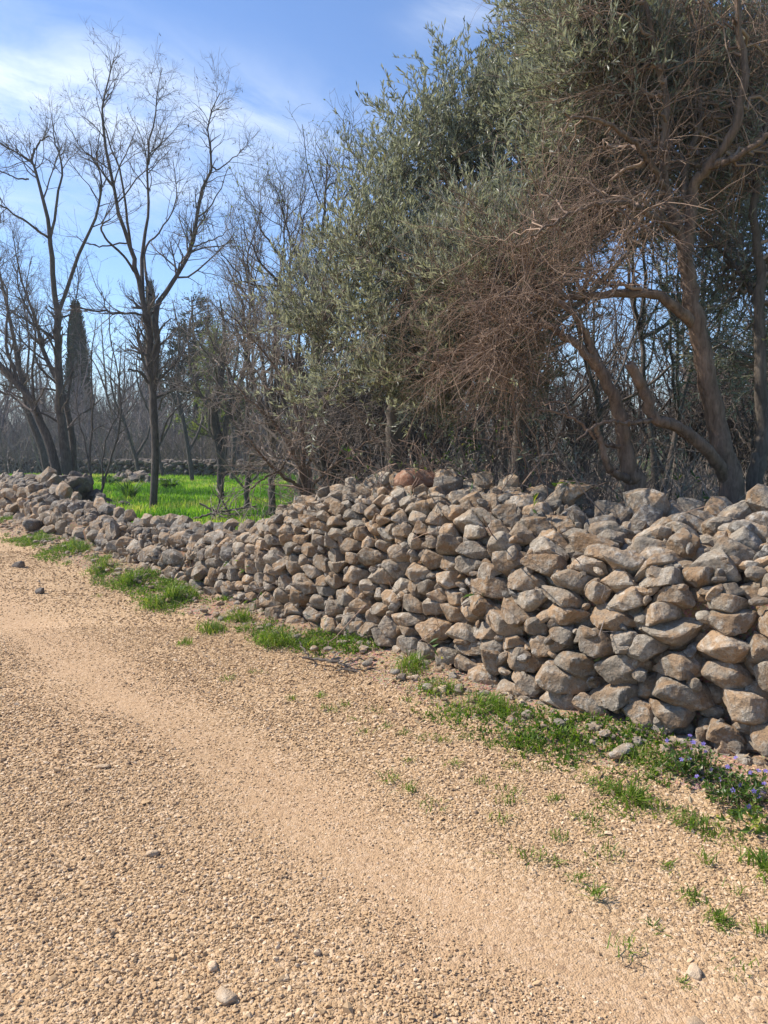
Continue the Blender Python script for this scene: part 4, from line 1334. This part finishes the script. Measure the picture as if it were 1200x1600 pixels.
for k in range(14):
    u = (.10, .16, .19, .24, .27, .30, .33, .37, .40, .44, .47, .50, .06, .02)[k]
    Yd = rng.uniform(9.5, 15)
    o = pr3[k] if k < 3 else copy_tree(pr3[k % 3])
    o.location = (u * Yd, Yd, .2)
    o.rotation_euler = (0, 0, rng.random() * 6.3)
    s_ = rng.uniform(.8, 1.1)
    o.scale = (s_, s_, s_)
# cypresses
def cypress(px, py_top, Y, wpx, label):
    top = at(px, py_top, Y)
    g = base(px, Y, -.05)
    hgt = top[2] - g[2]
    rad = wpx * Y / F / 2
    e = empty('cypress_tree', g, label, 'cypress', 'cypresses behind the wood')
    tm = MB()
    limb_set(tm, [[(g, .2), (g + [0, 0, hgt * .5], .12), (g + [0, 0, hgt * .98], .02)]], 7)
    tm.build('trunk', BARK_DARK, e, smooth=True)
    n = 9000
    z = rng.random(n) ** .8
    prof = np.clip(np.minimum(z / .12 + .25, 1.0), 0, 1) * np.maximum(1 - z, .0) ** .75 * 1.2
    az = rng.random(n) * 2 * PI
    lob = 1 + .16 * np.sin(az * 3 + z * 9) + .10 * np.sin(az * 5 - z * 23)
    rr = rad * prof * lob * np.sqrt(rng.uniform(.25, 1.05, n))
    P0 = g + np.stack([np.cos(az) * rr, np.sin(az) * rr, .25 + z * (hgt - .3)], 1)
    d = norm(np.stack([np.cos(az) * .35, np.sin(az) * .35, np.ones(n)], 1))
    P, R = grow(P0, d, rng.uniform(.25, .55, n), np.full(n, .02), 3, .1)
    lm = MB()
    leaves(lm, P, 2, (.12, .26), .3, 0, (5, 30), .3)
    lm.build('crown', CYP, e)
cypress(126, 482, 46, 46, 'wide dark cypress standing left of the tallest bare tree, in the open sky')
cypress(241, 446, 60, 34, 'narrow dark cypress partly hidden behind the tallest bare trunk')
# pine-like evergreen behind the field
def evergreen(px, Y, py_top, wpx, label, mat=CYP, name='evergreen_tree', n=5200, low=.25):
    g = base(px, Y, -.05)
    top = at(px, py_top, Y)[2]
    hgt = top - g[2]
    rad = wpx * Y / F / 2
    e = empty(name, g, label, 'evergreen')
    tm, cm = MB(), MB()
    lim = [[(g, .2), (g + [.1, 0, hgt * .5], .12), (g + [0, 0, hgt * .97], .02)]]
    P, R = limb_set(tm, lim, 7)
    m = 90
    z = rng.uniform(low, 1, m)
    az = rng.random(m) * 6.3
    w = rad * (1 - ((z - low) / (1 - low)) ** 1.6) * rng.uniform(.5, 1.1, m) + .15
    st = g + np.stack([np.zeros(m), np.zeros(m), z * hgt], 1)
    Pb, Rb = grow(st, np.stack([np.cos(az), np.sin(az), np.full(m, .35)], 1), w, np.full(m, .03), 6, .12, (0, 0, .05))
    tubes(cm, Pb, Rb, 4)
    P2, R2 = kids(Pb, Rb, 9, (.3, .8), (25, 60), .25, 1, 4, .2, (0, 0, .08), .6, .01, .004, .5, .2, n)
    tubes(cm, P2, R2, 3)
    tm.build('trunk', BARK_DARK, e, smooth=True)
    cr = cm.build('crown', TWIG_DARK, e)
    lm = MB()
    leaves(lm, P2, 9, (.12, .24), .22, .1, (15, 60), .1)
    lm.build('foliage', mat, cr)
evergreen(305, 36, 455, 120, 'dark evergreen rising behind the field left of the bushes')
evergreen(1105, 21, 585, 170, 'dark evergreen low behind the trunks at the right')
evergreen(345, 30, 520, 130, 'yellow green leafy tree behind the field beside the dark evergreen', BUDS, 'leafy_tree', 1600)

# far wood and reeds: masses nobody could count
def far_wood():
    mb = MB()
    n = 9000
    Yd = rng.uniform(44, 95, n)
    u = rng.uniform(-.75, .75, n)
    P0 = np.stack([u * Yd, Yd, np.full(n, -.1)], 1)
    P, R = grow(P0, np.stack([rng.normal(size=n) * .16, rng.normal(size=n) * .16, np.ones(n)], 1), rng.uniform(3.0, 7.5, n) * (.7 + .3 * np.sin(u * 23 + Yd * .2)), rng.uniform(.018, .05, n), 6, .09, (0, 0, .05), .2)
    tubes(mb, P, R, 3)
    P2, R2 = kids(P, R, 2.2, (.5, 1.9), (25, 60), .2, 1, 4, .2, (0, 0, .08), .5, .02, .006, .4, .4, 80000)
    tubes(mb, P2, R2, 3)
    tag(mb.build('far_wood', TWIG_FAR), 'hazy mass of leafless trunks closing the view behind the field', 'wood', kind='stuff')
    mb = MB()
    n = 2600
    Yd = rng.uniform(31.5, 44, n)
    u = rng.uniform(-.62, .06, n)
    P0 = np.stack([u * Yd, Yd, np.full(n, .1)], 1)
    P0 = P0[n2(P0[:, 0], P0[:, 1], .25, 201) > -.1]
    n = len(P0)
    P, R = grow(P0, np.stack([rng.normal(size=n) * .22, rng.normal(size=n) * .22, np.ones(n)], 1), rng.uniform(.5, 1.7, n), rng.uniform(.008, .02, n), 4, .1, (0, 0, 0), .4)
    tubes(mb, P, R, 3)
    tag(mb.build('reeds', TWIG_STRAW), 'straw coloured reeds growing behind the low dark wall', 'reeds', kind='stuff')
    mb = MB()
    n = 3600
    Yd = rng.uniform(29.5, 46, n)
    u = rng.uniform(-.64, .04, n)
    P0 = np.stack([u * Yd, Yd, np.full(n, .1)], 1)
    P, R = grow(P0, np.stack([rng.normal(size=n) * .3, rng.normal(size=n) * .3, np.ones(n)], 1), rng.uniform(1.2, 4.2, n), rng.uniform(.010, .024, n), 7, .14, (0, 0, .02), .25)
    tubes(mb, P, R, 3)
    P2, R2 = kids(P, R, 2.6, (.4, 1.3), (25, 70), .15, 1, 5, .22, (0, 0, .04), .6, .012, .005, .5, .3, 26000)
    tubes(mb, P2, R2, 3)
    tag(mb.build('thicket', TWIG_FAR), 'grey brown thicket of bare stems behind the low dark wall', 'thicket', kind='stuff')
    # scrub low down behind the trees on the right
    mb = MB()
    n = 9000
    Yd = rng.uniform(8.6, 22, n)
    u = rng.uniform(-.10, .68, n)
    P0 = np.stack([u * Yd, Yd, np.full(n, .15)], 1)
    P, R = grow(P0, np.stack([rng.normal(size=n) * .5, rng.normal(size=n) * .5, np.ones(n)], 1), rng.uniform(.5, 1.5, n), rng.uniform(.004, .009, n), 6, .25, (0, 0, -.02), .4)
    tubes(mb, P, R, 3)
    P2, R2 = kids(P, R, 2.4, (.2, .6), (30, 75), .2, 1, 4, .3, (0, 0, 0), .6, .005, .0028, .5, .2, 24000)
    tubes(mb, P2, R2, 3)
    tag(mb.build('scrub', TWIG_GREY), 'dense grey scrub covering the ground behind the trees on the right', 'scrub', kind='stuff')
far_wood()

# ------------------------------------------------------------------ grass, weeds, flowers
def field_grass():
    mb = MB()
    n = 95000
    Yd = np.sqrt(rng.uniform(9.0 ** 2, 29 ** 2, n))
    u = rng.uniform(-.56, .03, n)
    X = u * Yd
    P = np.stack([X, Yd, np.zeros(n)], 1)
    a, b = ab(P)
    t = b - b0(a) * np.exp(-(b / 8) ** 2)
    cl_ = n2(X, Yd, .6, 77, 3)
    keep = (t > 1.1) & (rng.random(n) < .75 + .5 * cl_)
    P, a, t = P[keep], a[keep], t[keep]
    P[:, 2] = gz(a, t) - .01
    r = np.clip(.42 + .75 * n2(P[:, 0], P[:, 1], .8, 78, 3) + rng.normal(size=len(P)) * .22, 0, 1)
    blades(mb, P, .17 + .05 * n2(P[:, 0], P[:, 1], .5, 79), .014, .6, r)
    tag(mb.build('grass', FGRASS), 'bright green grass covering the field behind the wall', 'grass', kind='stuff')
field_grass()
def verge_grass():
    mb = MB()
    n = 60000
    a = rng.uniform(-1.6, 17, n)
    t = -rng.random(n) ** 1.2 * .85
    mk = n2(a, t, 1.5, 91, 3) + .35 * n2(a, t, 5, 92, 2)
    lim = np.interp(a, [-1.6, 0, 1.2, 2.6, 3.2, 4.0, 6, 12, 17], [-.05, -.05, -.10, -.08, .04, .06, .0, -.05, .0])
    keep = (mk > lim + .07 - .06 * sstep(a, 3.0, 4.0)) & (t > -.55 - .12 * n2(a, t * 0, 1.3, 95)) & (t < -.02) & (rng.random(n) < 1.05 + t * .9)
    keep &= rng.random(n) < np.interp(a, [-1.6, 3, 8, 17], [.8, .85, .75, .6])
    a, t = a[keep], t[keep]
    P = O + a[:, None] * D + (b0(a) + t)[:, None] * Nn
    P[:, 2] = gz(a, t) - .008
    r = np.clip(.42 + .4 * n2(a, t, 2.2, 93) + rng.normal(size=len(P)) * .25, 0, 1)
    hh = .04 + .045 * np.clip(n2(a, t, 2.5, 94, 2) + .3, 0, 1)
    blades(mb, P, hh * rng.uniform(.5, 1.3, len(P)), .0042, 1.3, r)
    # low creeping leaves between the blades
    k = rng.choice(len(P), 7000)
    n = len(k)
    Q = P[k] + rng.normal(size=(n, 3)) * [.03, .03, 0]
    S_, R_ = grow(Q, np.stack([rng.normal(size=n), rng.normal(size=n), np.full(n, .6)], 1), rng.uniform(.03, .07, n), np.full(n, .001), 3, .2)
    leaves(mb, S_, 4, (.014, .032), .5, .1, (30, 85), .2, (.05, .8))
    tag(mb.build('verge_grass', GRASS), 'short patchy grass and moss along the foot of the long wall', 'grass', kind='stuff')
verge_grass()
def litter():
    mb = MB()
    n = 2600
    a = rng.uniform(-1.5, 14, n)
    t = -rng.random(n) ** 1.3 * .8
    P = O + a[:, None] * D + (b0(a) + t)[:, None] * Nn
    P[:, 2] = gz(a, t) + .008
    S_, R_ = grow(P, np.stack([rng.normal(size=n), rng.normal(size=n), rng.random(n) * .25], 1), rng.uniform(.02, .05, n), np.full(n, .001), 3, .15)
    leaves(mb, S_, 1, (.02, .045), .42, 0, (0, 60), .05, (0, 1))
    n = 700
    k = rng.choice(len(P), n)
    S_, R_ = grow(P[k], np.stack([rng.normal(size=n), rng.normal(size=n), rng.random(n) * .5], 1), rng.uniform(.06, .22, n), np.full(n, .0013), 5, .16, (0, 0, -.05))
    S_[..., 2] = np.maximum(S_[..., 2], gz(a[k], t[k])[:, None] + .003)
    tubes(mb, S_, R_, 3)
    tag(mb.build('leaf_litter', DRY), 'dry straw and fallen leaves scattered along the foot of the wall', 'litter', kind='stuff')
DRY = mat_twig('dry_leaf', (.20, .12, .07), (.46, .36, .22))
litter()
def tuft(name, px, py, n, ht, rad, wd, label, cat='grass tuft', group=None, mat=GRASS, lean=1.4, r=(.1, .95), parts='blades'):
    n, ht = int(n * .8), ht * .72
    P = onground(px, py, .02)
    a, b = ab(P)
    P[2] = float(gz(a, b - b0(a))) - .01
    v = rng.normal(size=(n, 2)).clip(-1.7, 1.7) * rad * .5
    if rad > .07:                                   # ragged clumps drawn out along the wall
        v = v * .55 + (rng.normal(size=(4, 2)) * rad * .42)[rng.integers(0, 4, n)]
    w2 = v[:, :1] * D[None, :2] * 1.35 + v[:, 1:] * Nn[None, :2] * .75
    P0 = P + np.concatenate([w2, np.zeros((n, 1))], 1)
    a0_, b0_ = ab(P0)
    P0[:, 2] = gz(a0_, b0_ - b0(a0_)) - .01
    dd = np.concatenate([v / rad + rng.normal(size=(n, 2)) * .5, np.zeros((n, 1))], 1)
    ht = ht * np.clip(1.4 - 1.0 * np.linalg.norm(v, axis=1) / rad, .35, 1.4)
    mb = MB()
    blades(mb, P0, ht, wd, lean, r[0] + (r[1] - r[0]) * rng.random(n), .7, norm(dd))
    return tag(mb.build(name, mat, origin=P), label, cat, group)
GT = 'grass tufts along the foot of the wall'
for (px, py, n, ht, rad, lab) in (
    (432, 1003, 420, .24, .20, 'bright green grass tuft at the wall foot just left of the dead branch'),
    (375, 968, 260, .22, .15, 'dense grass tuft with broad blades, left of the largest tuft'),
    (487, 1008, 130, .14, .10, 'small dark grass tuft just right of the largest one'),
    (325, 985, 220, .16, .20, 'loose grass tuft spilling onto the road, in front of the broad bladed tuft'),
    (290, 1003, 90, .09, .12, 'low flat weed tuft standing out on the gravel left of the big tufts'),
    (240, 945, 320, .26, .18, 'dark green rounded grass tuft below the tallest bare tree'),
    (272, 940, 240, .26, .16, 'blackish green grass tuft close to the wall beside the rounded one'),
    (205, 915, 240, .28, .22, 'tall yellowing grass tuft on the bank left of the rounded dark one'),
    (165, 895, 260, .24, .30, 'wide ragged grass patch on the bank below the tumbled wall'),
    (112, 872, 260, .28, .30, 'bright grass tuft beside the long grey slab on the far verge'),
    (50, 852, 220, .26, .35, 'farthest grass tuft of the verge near the left picture edge'),
    (690, 1085, 260, .12, .20, 'mossy grass clump where the wall bulges, right of the dead branch'),
    (760, 1115, 420, .13, .24, 'broad bright grass clump at the wall foot in the middle of the picture'),
    (640, 1050, 260, .15, .18, 'grass clump with fine blades directly above the dead branch'),
    (985, 1243, 460, .12, .17, 'thick bright green grass cushion in front of the lowest wall stones'),
    (830, 1165, 240, .10, .18, 'flat grass patch on the gravel edge left of the bright cushion'),
    (1195, 1350, 220, .12, .12, 'bright grass patch cut off by the right picture edge'),
    (1090, 1285, 300, .07, .22, 'dark low weed mat in front of the periwinkle'),
    (905, 1160, 260, .10, .18, 'green weeds tucked under the wall left of the bright cushion'),
):
    tuft('grass_tuft', px, py, n, ht, rad, .0062, lab, group=GT)
GS = 'small weeds growing in the gravel'
for (px, py, n, ht, rad, lab) in (
    (1125, 1425, 150, .06, .055, 'leafy dark weed in gravel casting a shadow, largest on the lower right'),
    (1085, 1388, 90, .06, .05, 'spiky weed just above the large leafy weed in the gravel'),
    (1025, 1433, 45, .045, .04, 'small grass sprout left of the large leafy weed'),
    (1070, 1518, 50, .035, .035, 'pale tuft of weed lowest on the right side of the gravel'),
    (455, 1088, 70, .05, .06, 'left one of two neighbouring weed tufts on the road below the dead branch'),
    (500, 1083, 80, .05, .08, 'right one of two neighbouring weed tufts on the road below the dead branch'),
    (1045, 1343, 60, .05, .045, 'dark bluish weed in gravel above the spiky weed'),
    (925, 1278, 140, .06, .10, 'grassy weed patch on gravel left of the bright cushion'),
    (870, 1335, 45, .04, .035, 'lone small weed in the gravel left of the bluish weed'),
    (152, 929, 80, .05, .10, 'flat weed on the far road edge left of the dark rounded tuft'),
):
    tuft('weed', px, py, n, ht, rad, .005, lab, 'weed', GS, lean=1.6)
mb = MB()
for (px, py) in ((570, 1142), (635, 1187), (750, 1217), (800, 1232), (845, 1200), (690, 1155), (675, 1257), (780, 1277), (868, 1247), (935, 1342), (515, 1108), (605, 1135), (632, 1145), (662, 1155), (710, 1190), (735, 1150), (795, 1250), (1160, 1512), (930, 1395), (995, 1255), (880, 1305), (955, 1330), (640, 1232), (610, 1215), (355, 1060), (400, 1050), (905, 1370), (1110, 1345), (830, 1335), (1190, 1450), (800, 1195), (770, 1165), (1150, 1390), (985, 1480), (1150, 1300), (640, 1095), (555, 1125), (540, 1100), (580, 1110)):
    n = int(rng.integers(14, 40))
    P = onground(px, py, .01)
    v = rng.normal(size=(n, 2)) * rng.uniform(.015, .035)
    P0 = P + np.concatenate([v, np.zeros((n, 1))], 1)
    P0[:, 2] = .0
    blades(mb, P0, rng.uniform(.025, .045), .004, 1.7, .1 + .75 * rng.random(n))
tag(mb.build('sprouts', GRASS), 'tiny scattered green sprouts coming up through the gravel', 'weeds', kind='stuff')
# rosettes in the field
for px, Y, lab in ((200, 17.5, 'spiky rosette plant in the field grass left of the tallest bare tree'), (262, 21, 'dark leafy rosette in the field grass right of the tallest bare tree'), (168, 22, 'dark leafy rosette in the grass near the low stone heap')):
    P = base(px, Y, 0)
    n = 60
    az = rng.random(n) * 6.3
    d = np.stack([np.cos(az), np.sin(az), np.zeros(n)], 1)
    mb = MB()
    blades(mb, P + d * .06, .55 if Y < 20 else .38, .035 if Y < 20 else .09, 1.1, .05 + .3 * rng.random(n), .8, d)
    tag(mb.build('rosette_plant', GRASS, origin=P), lab, 'plant')

# periwinkle with violet flowers
def periwinkle(px, py, rad, nst, nfl, label):
    P = onground(px, py, .04)
    a, b = ab(P)
    P[2] = float(gz(a, b - b0(a)))
    e = empty('periwinkle', P, label, 'flowering plant', 'periwinkles at the wall foot')
    v = rng.normal(size=(nst, 2)) * rad * .55
    P0 = P + np.concatenate([v, np.zeros((nst, 1))], 1)
    S_, R_ = grow(P0, np.stack([rng.normal(size=nst) * .8, rng.normal(size=nst) * .8, np.full(nst, .9)], 1), rng.uniform(.08, .17, nst), np.full(nst, .0018), 6, .25, (0, 0, -.06), .6)
    sm, lm, fm = MB(), MB(), MB()
    tubes(sm, S_, R_, 3)
    sm.build('stems', TWIG_RED, e)
    leaves(lm, S_, 9, (.018, .034), .5, .1, (40, 85), .15, (0, .75))
    lm.build('leaves', EVERG, e)
    k = rng.choice(nst, nfl, replace=False)
    for q in k:
        c = S_[q, -1] + [0, 0, .012]
        nn = norm(np.array([-.35, -.6, .7]) + rng.normal(size=3) * .4)
        u = norm(np.cross(nn, [0.3, .2, 1]))
        w = np.cross(nn, u)
        fm = MB()
        for j in range(5):
            an = j * 2 * PI / 5 + rng.normal() * .08
            d = u * math.cos(an) + w * math.sin(an)
            s = np.cross(nn, d)
            r_ = .0098
            Vp = np.array([c, c + d * r_ * .7 + s * r_ * .42 + nn * .002, c + d * r_ * 1.1 + s * r_ * .2, c + d * r_ * 1.05 - s * r_ * .3, c + d * r_ * .6 - s * r_ * .36 + nn * .002])
            fm.add(Vp, np.array([[0, 4, 3], [0, 3, 2], [0, 2, 1]]), rng.random())
        fm.build('flower', PETAL, e)
periwinkle(1155, 1240, .13, 90, 20, 'sprawling periwinkle with violet flowers at the right end of the wall foot')
periwinkle(1080, 1208, .10, 60, 12, 'smaller periwinkle with violet flowers under the overhanging wall stone')
# broad leaved plant at the right edge
P = onground(1180, 1290, .03)
S_, R_ = grow(np.repeat(P[None], 26, 0) + rng.normal(size=(26, 3)) * [.04, .04, 0], np.stack([rng.normal(size=26), rng.normal(size=26), np.full(26, .5)], 1), rng.uniform(.05, .09, 26), np.full(26, .002), 4, .2)
lm = MB()
tubes(lm, S_, R_, 3)
leaves(lm, S_, 4, (.022, .042), .55, .5, (30, 80), .1, (.3, 1))
tag(lm.build('leafy_weed', EVERG, origin=P), 'broad leaved yellowing weed at the right edge below the periwinkle', 'weed')
# dead branch on the verge and brush pile in the field
def sticks(name, root, limbs, label, cat, mat, dens=4, ln=(.06, .25), n3=6):
    tm = MB()
    P, R = limb_set(tm, limbs, 6, .006)
    P2, R2 = kids(P, R, dens, ln, (25, 70), .15, 1, 5, .25, (0, 0, 0), .6, .008, .0018, .5)
    P2[..., 2] = np.maximum(P2[..., 2], root[2] + .006)
    e = empty(name, root, label, cat)
    tm.build('stem', mat, e, smooth=True)
    cm = MB()
    tubes(cm, P2, R2, 4)
    P3, R3 = kids(P2, R2, n3, (.03, .12), (25, 70), .15, 1, 4, .25, (0, 0, 0), .6, .004, .0014, .5)
    P3[..., 2] = np.maximum(P3[..., 2], root[2] + .004)
    tubes(cm, P3, R3, 3)
    cm.build('twigs', TWIG_GREY, e)
def g(px, py, z=.03):
    return onground(px, py, z)
sticks('dead_branch', g(520, 1035), [
    [(g(473, 1028), .009), (g(500, 1031, .05), .012), (g(530, 1036, .05), .012), (g(556, 1046), .006)],
    [(g(486, 1030, .04), .007), (g(475, 1015, .09), .006), (g(468, 1003, .10), .004)],
    [(g(520, 1046), .007), (g(550, 1048), .006), (g(590, 1044, .02), .005)],
    [(g(530, 1036, .05), .006), (g(560, 1032, .06), .005), (g(585, 1036, .03), .003)],
], 'grey dead branch lying on the verge at the foot of the wall', 'branch', BARK_GREY, 9)
def f_(px, Y, z):
    p = base(px, Y, 0)
    p[2] += z
    return p
sticks('brush_pile', f_(345, 11.8, 0), [
    [(f_(325, 11.8, 0), .02), (f_(340, 11.8, .3), .016), (f_(345, 11.8, .55), .01)],
    [(f_(365, 11.6, 0), .02), (f_(350, 11.8, .3), .016), (f_(338, 11.9, .6), .01)],
    [(f_(300, 11.8, .1), .018), (f_(340, 11.7, .2), .016), (f_(400, 11.8, .28), .01)],
    [(f_(310, 12, .32), .016), (f_(350, 11.9, .16), .014), (f_(420, 12, .1), .01)],
    [(f_(380, 11.6, .05), .018), (f_(420, 11.7, .15), .015), (f_(455, 11.8, .32), .01)],
], 'heap of cut brushwood lying in the field behind the low wall', 'brushwood', BARK_DARK, 16, (.2, .7), 7)

# ------------------------------------------------------------------ the air
mb = MB()
hv = np.array([[x, y, z] for x in (-520, 520) for y in (-520, 520) for z in (-2.2, 13.5)], float)
mb.add(hv, np.array([[0, 1, 3, 2], [4, 6, 7, 5], [0, 4, 5, 1], [2, 3, 7, 6], [0, 2, 6, 4], [1, 5, 7, 3]]))
hm, ht_, ho = newmat('thin_haze')
pv = ht_.nodes.new('ShaderNodeVolumePrincipled')
pv.inputs['Color'].default_value = (.90, .94, 1, 1)
pv.inputs['Density'].default_value = .0010
pv.inputs['Anisotropy'].default_value = .3
ht_.links.new(pv.outputs[0], ho.inputs['Volume'])
tag(mb.build('haze', hm), 'thin pale haze between the near trees and the far wood', 'haze', kind='stuff')
S.cycles.volume_bounces = 0
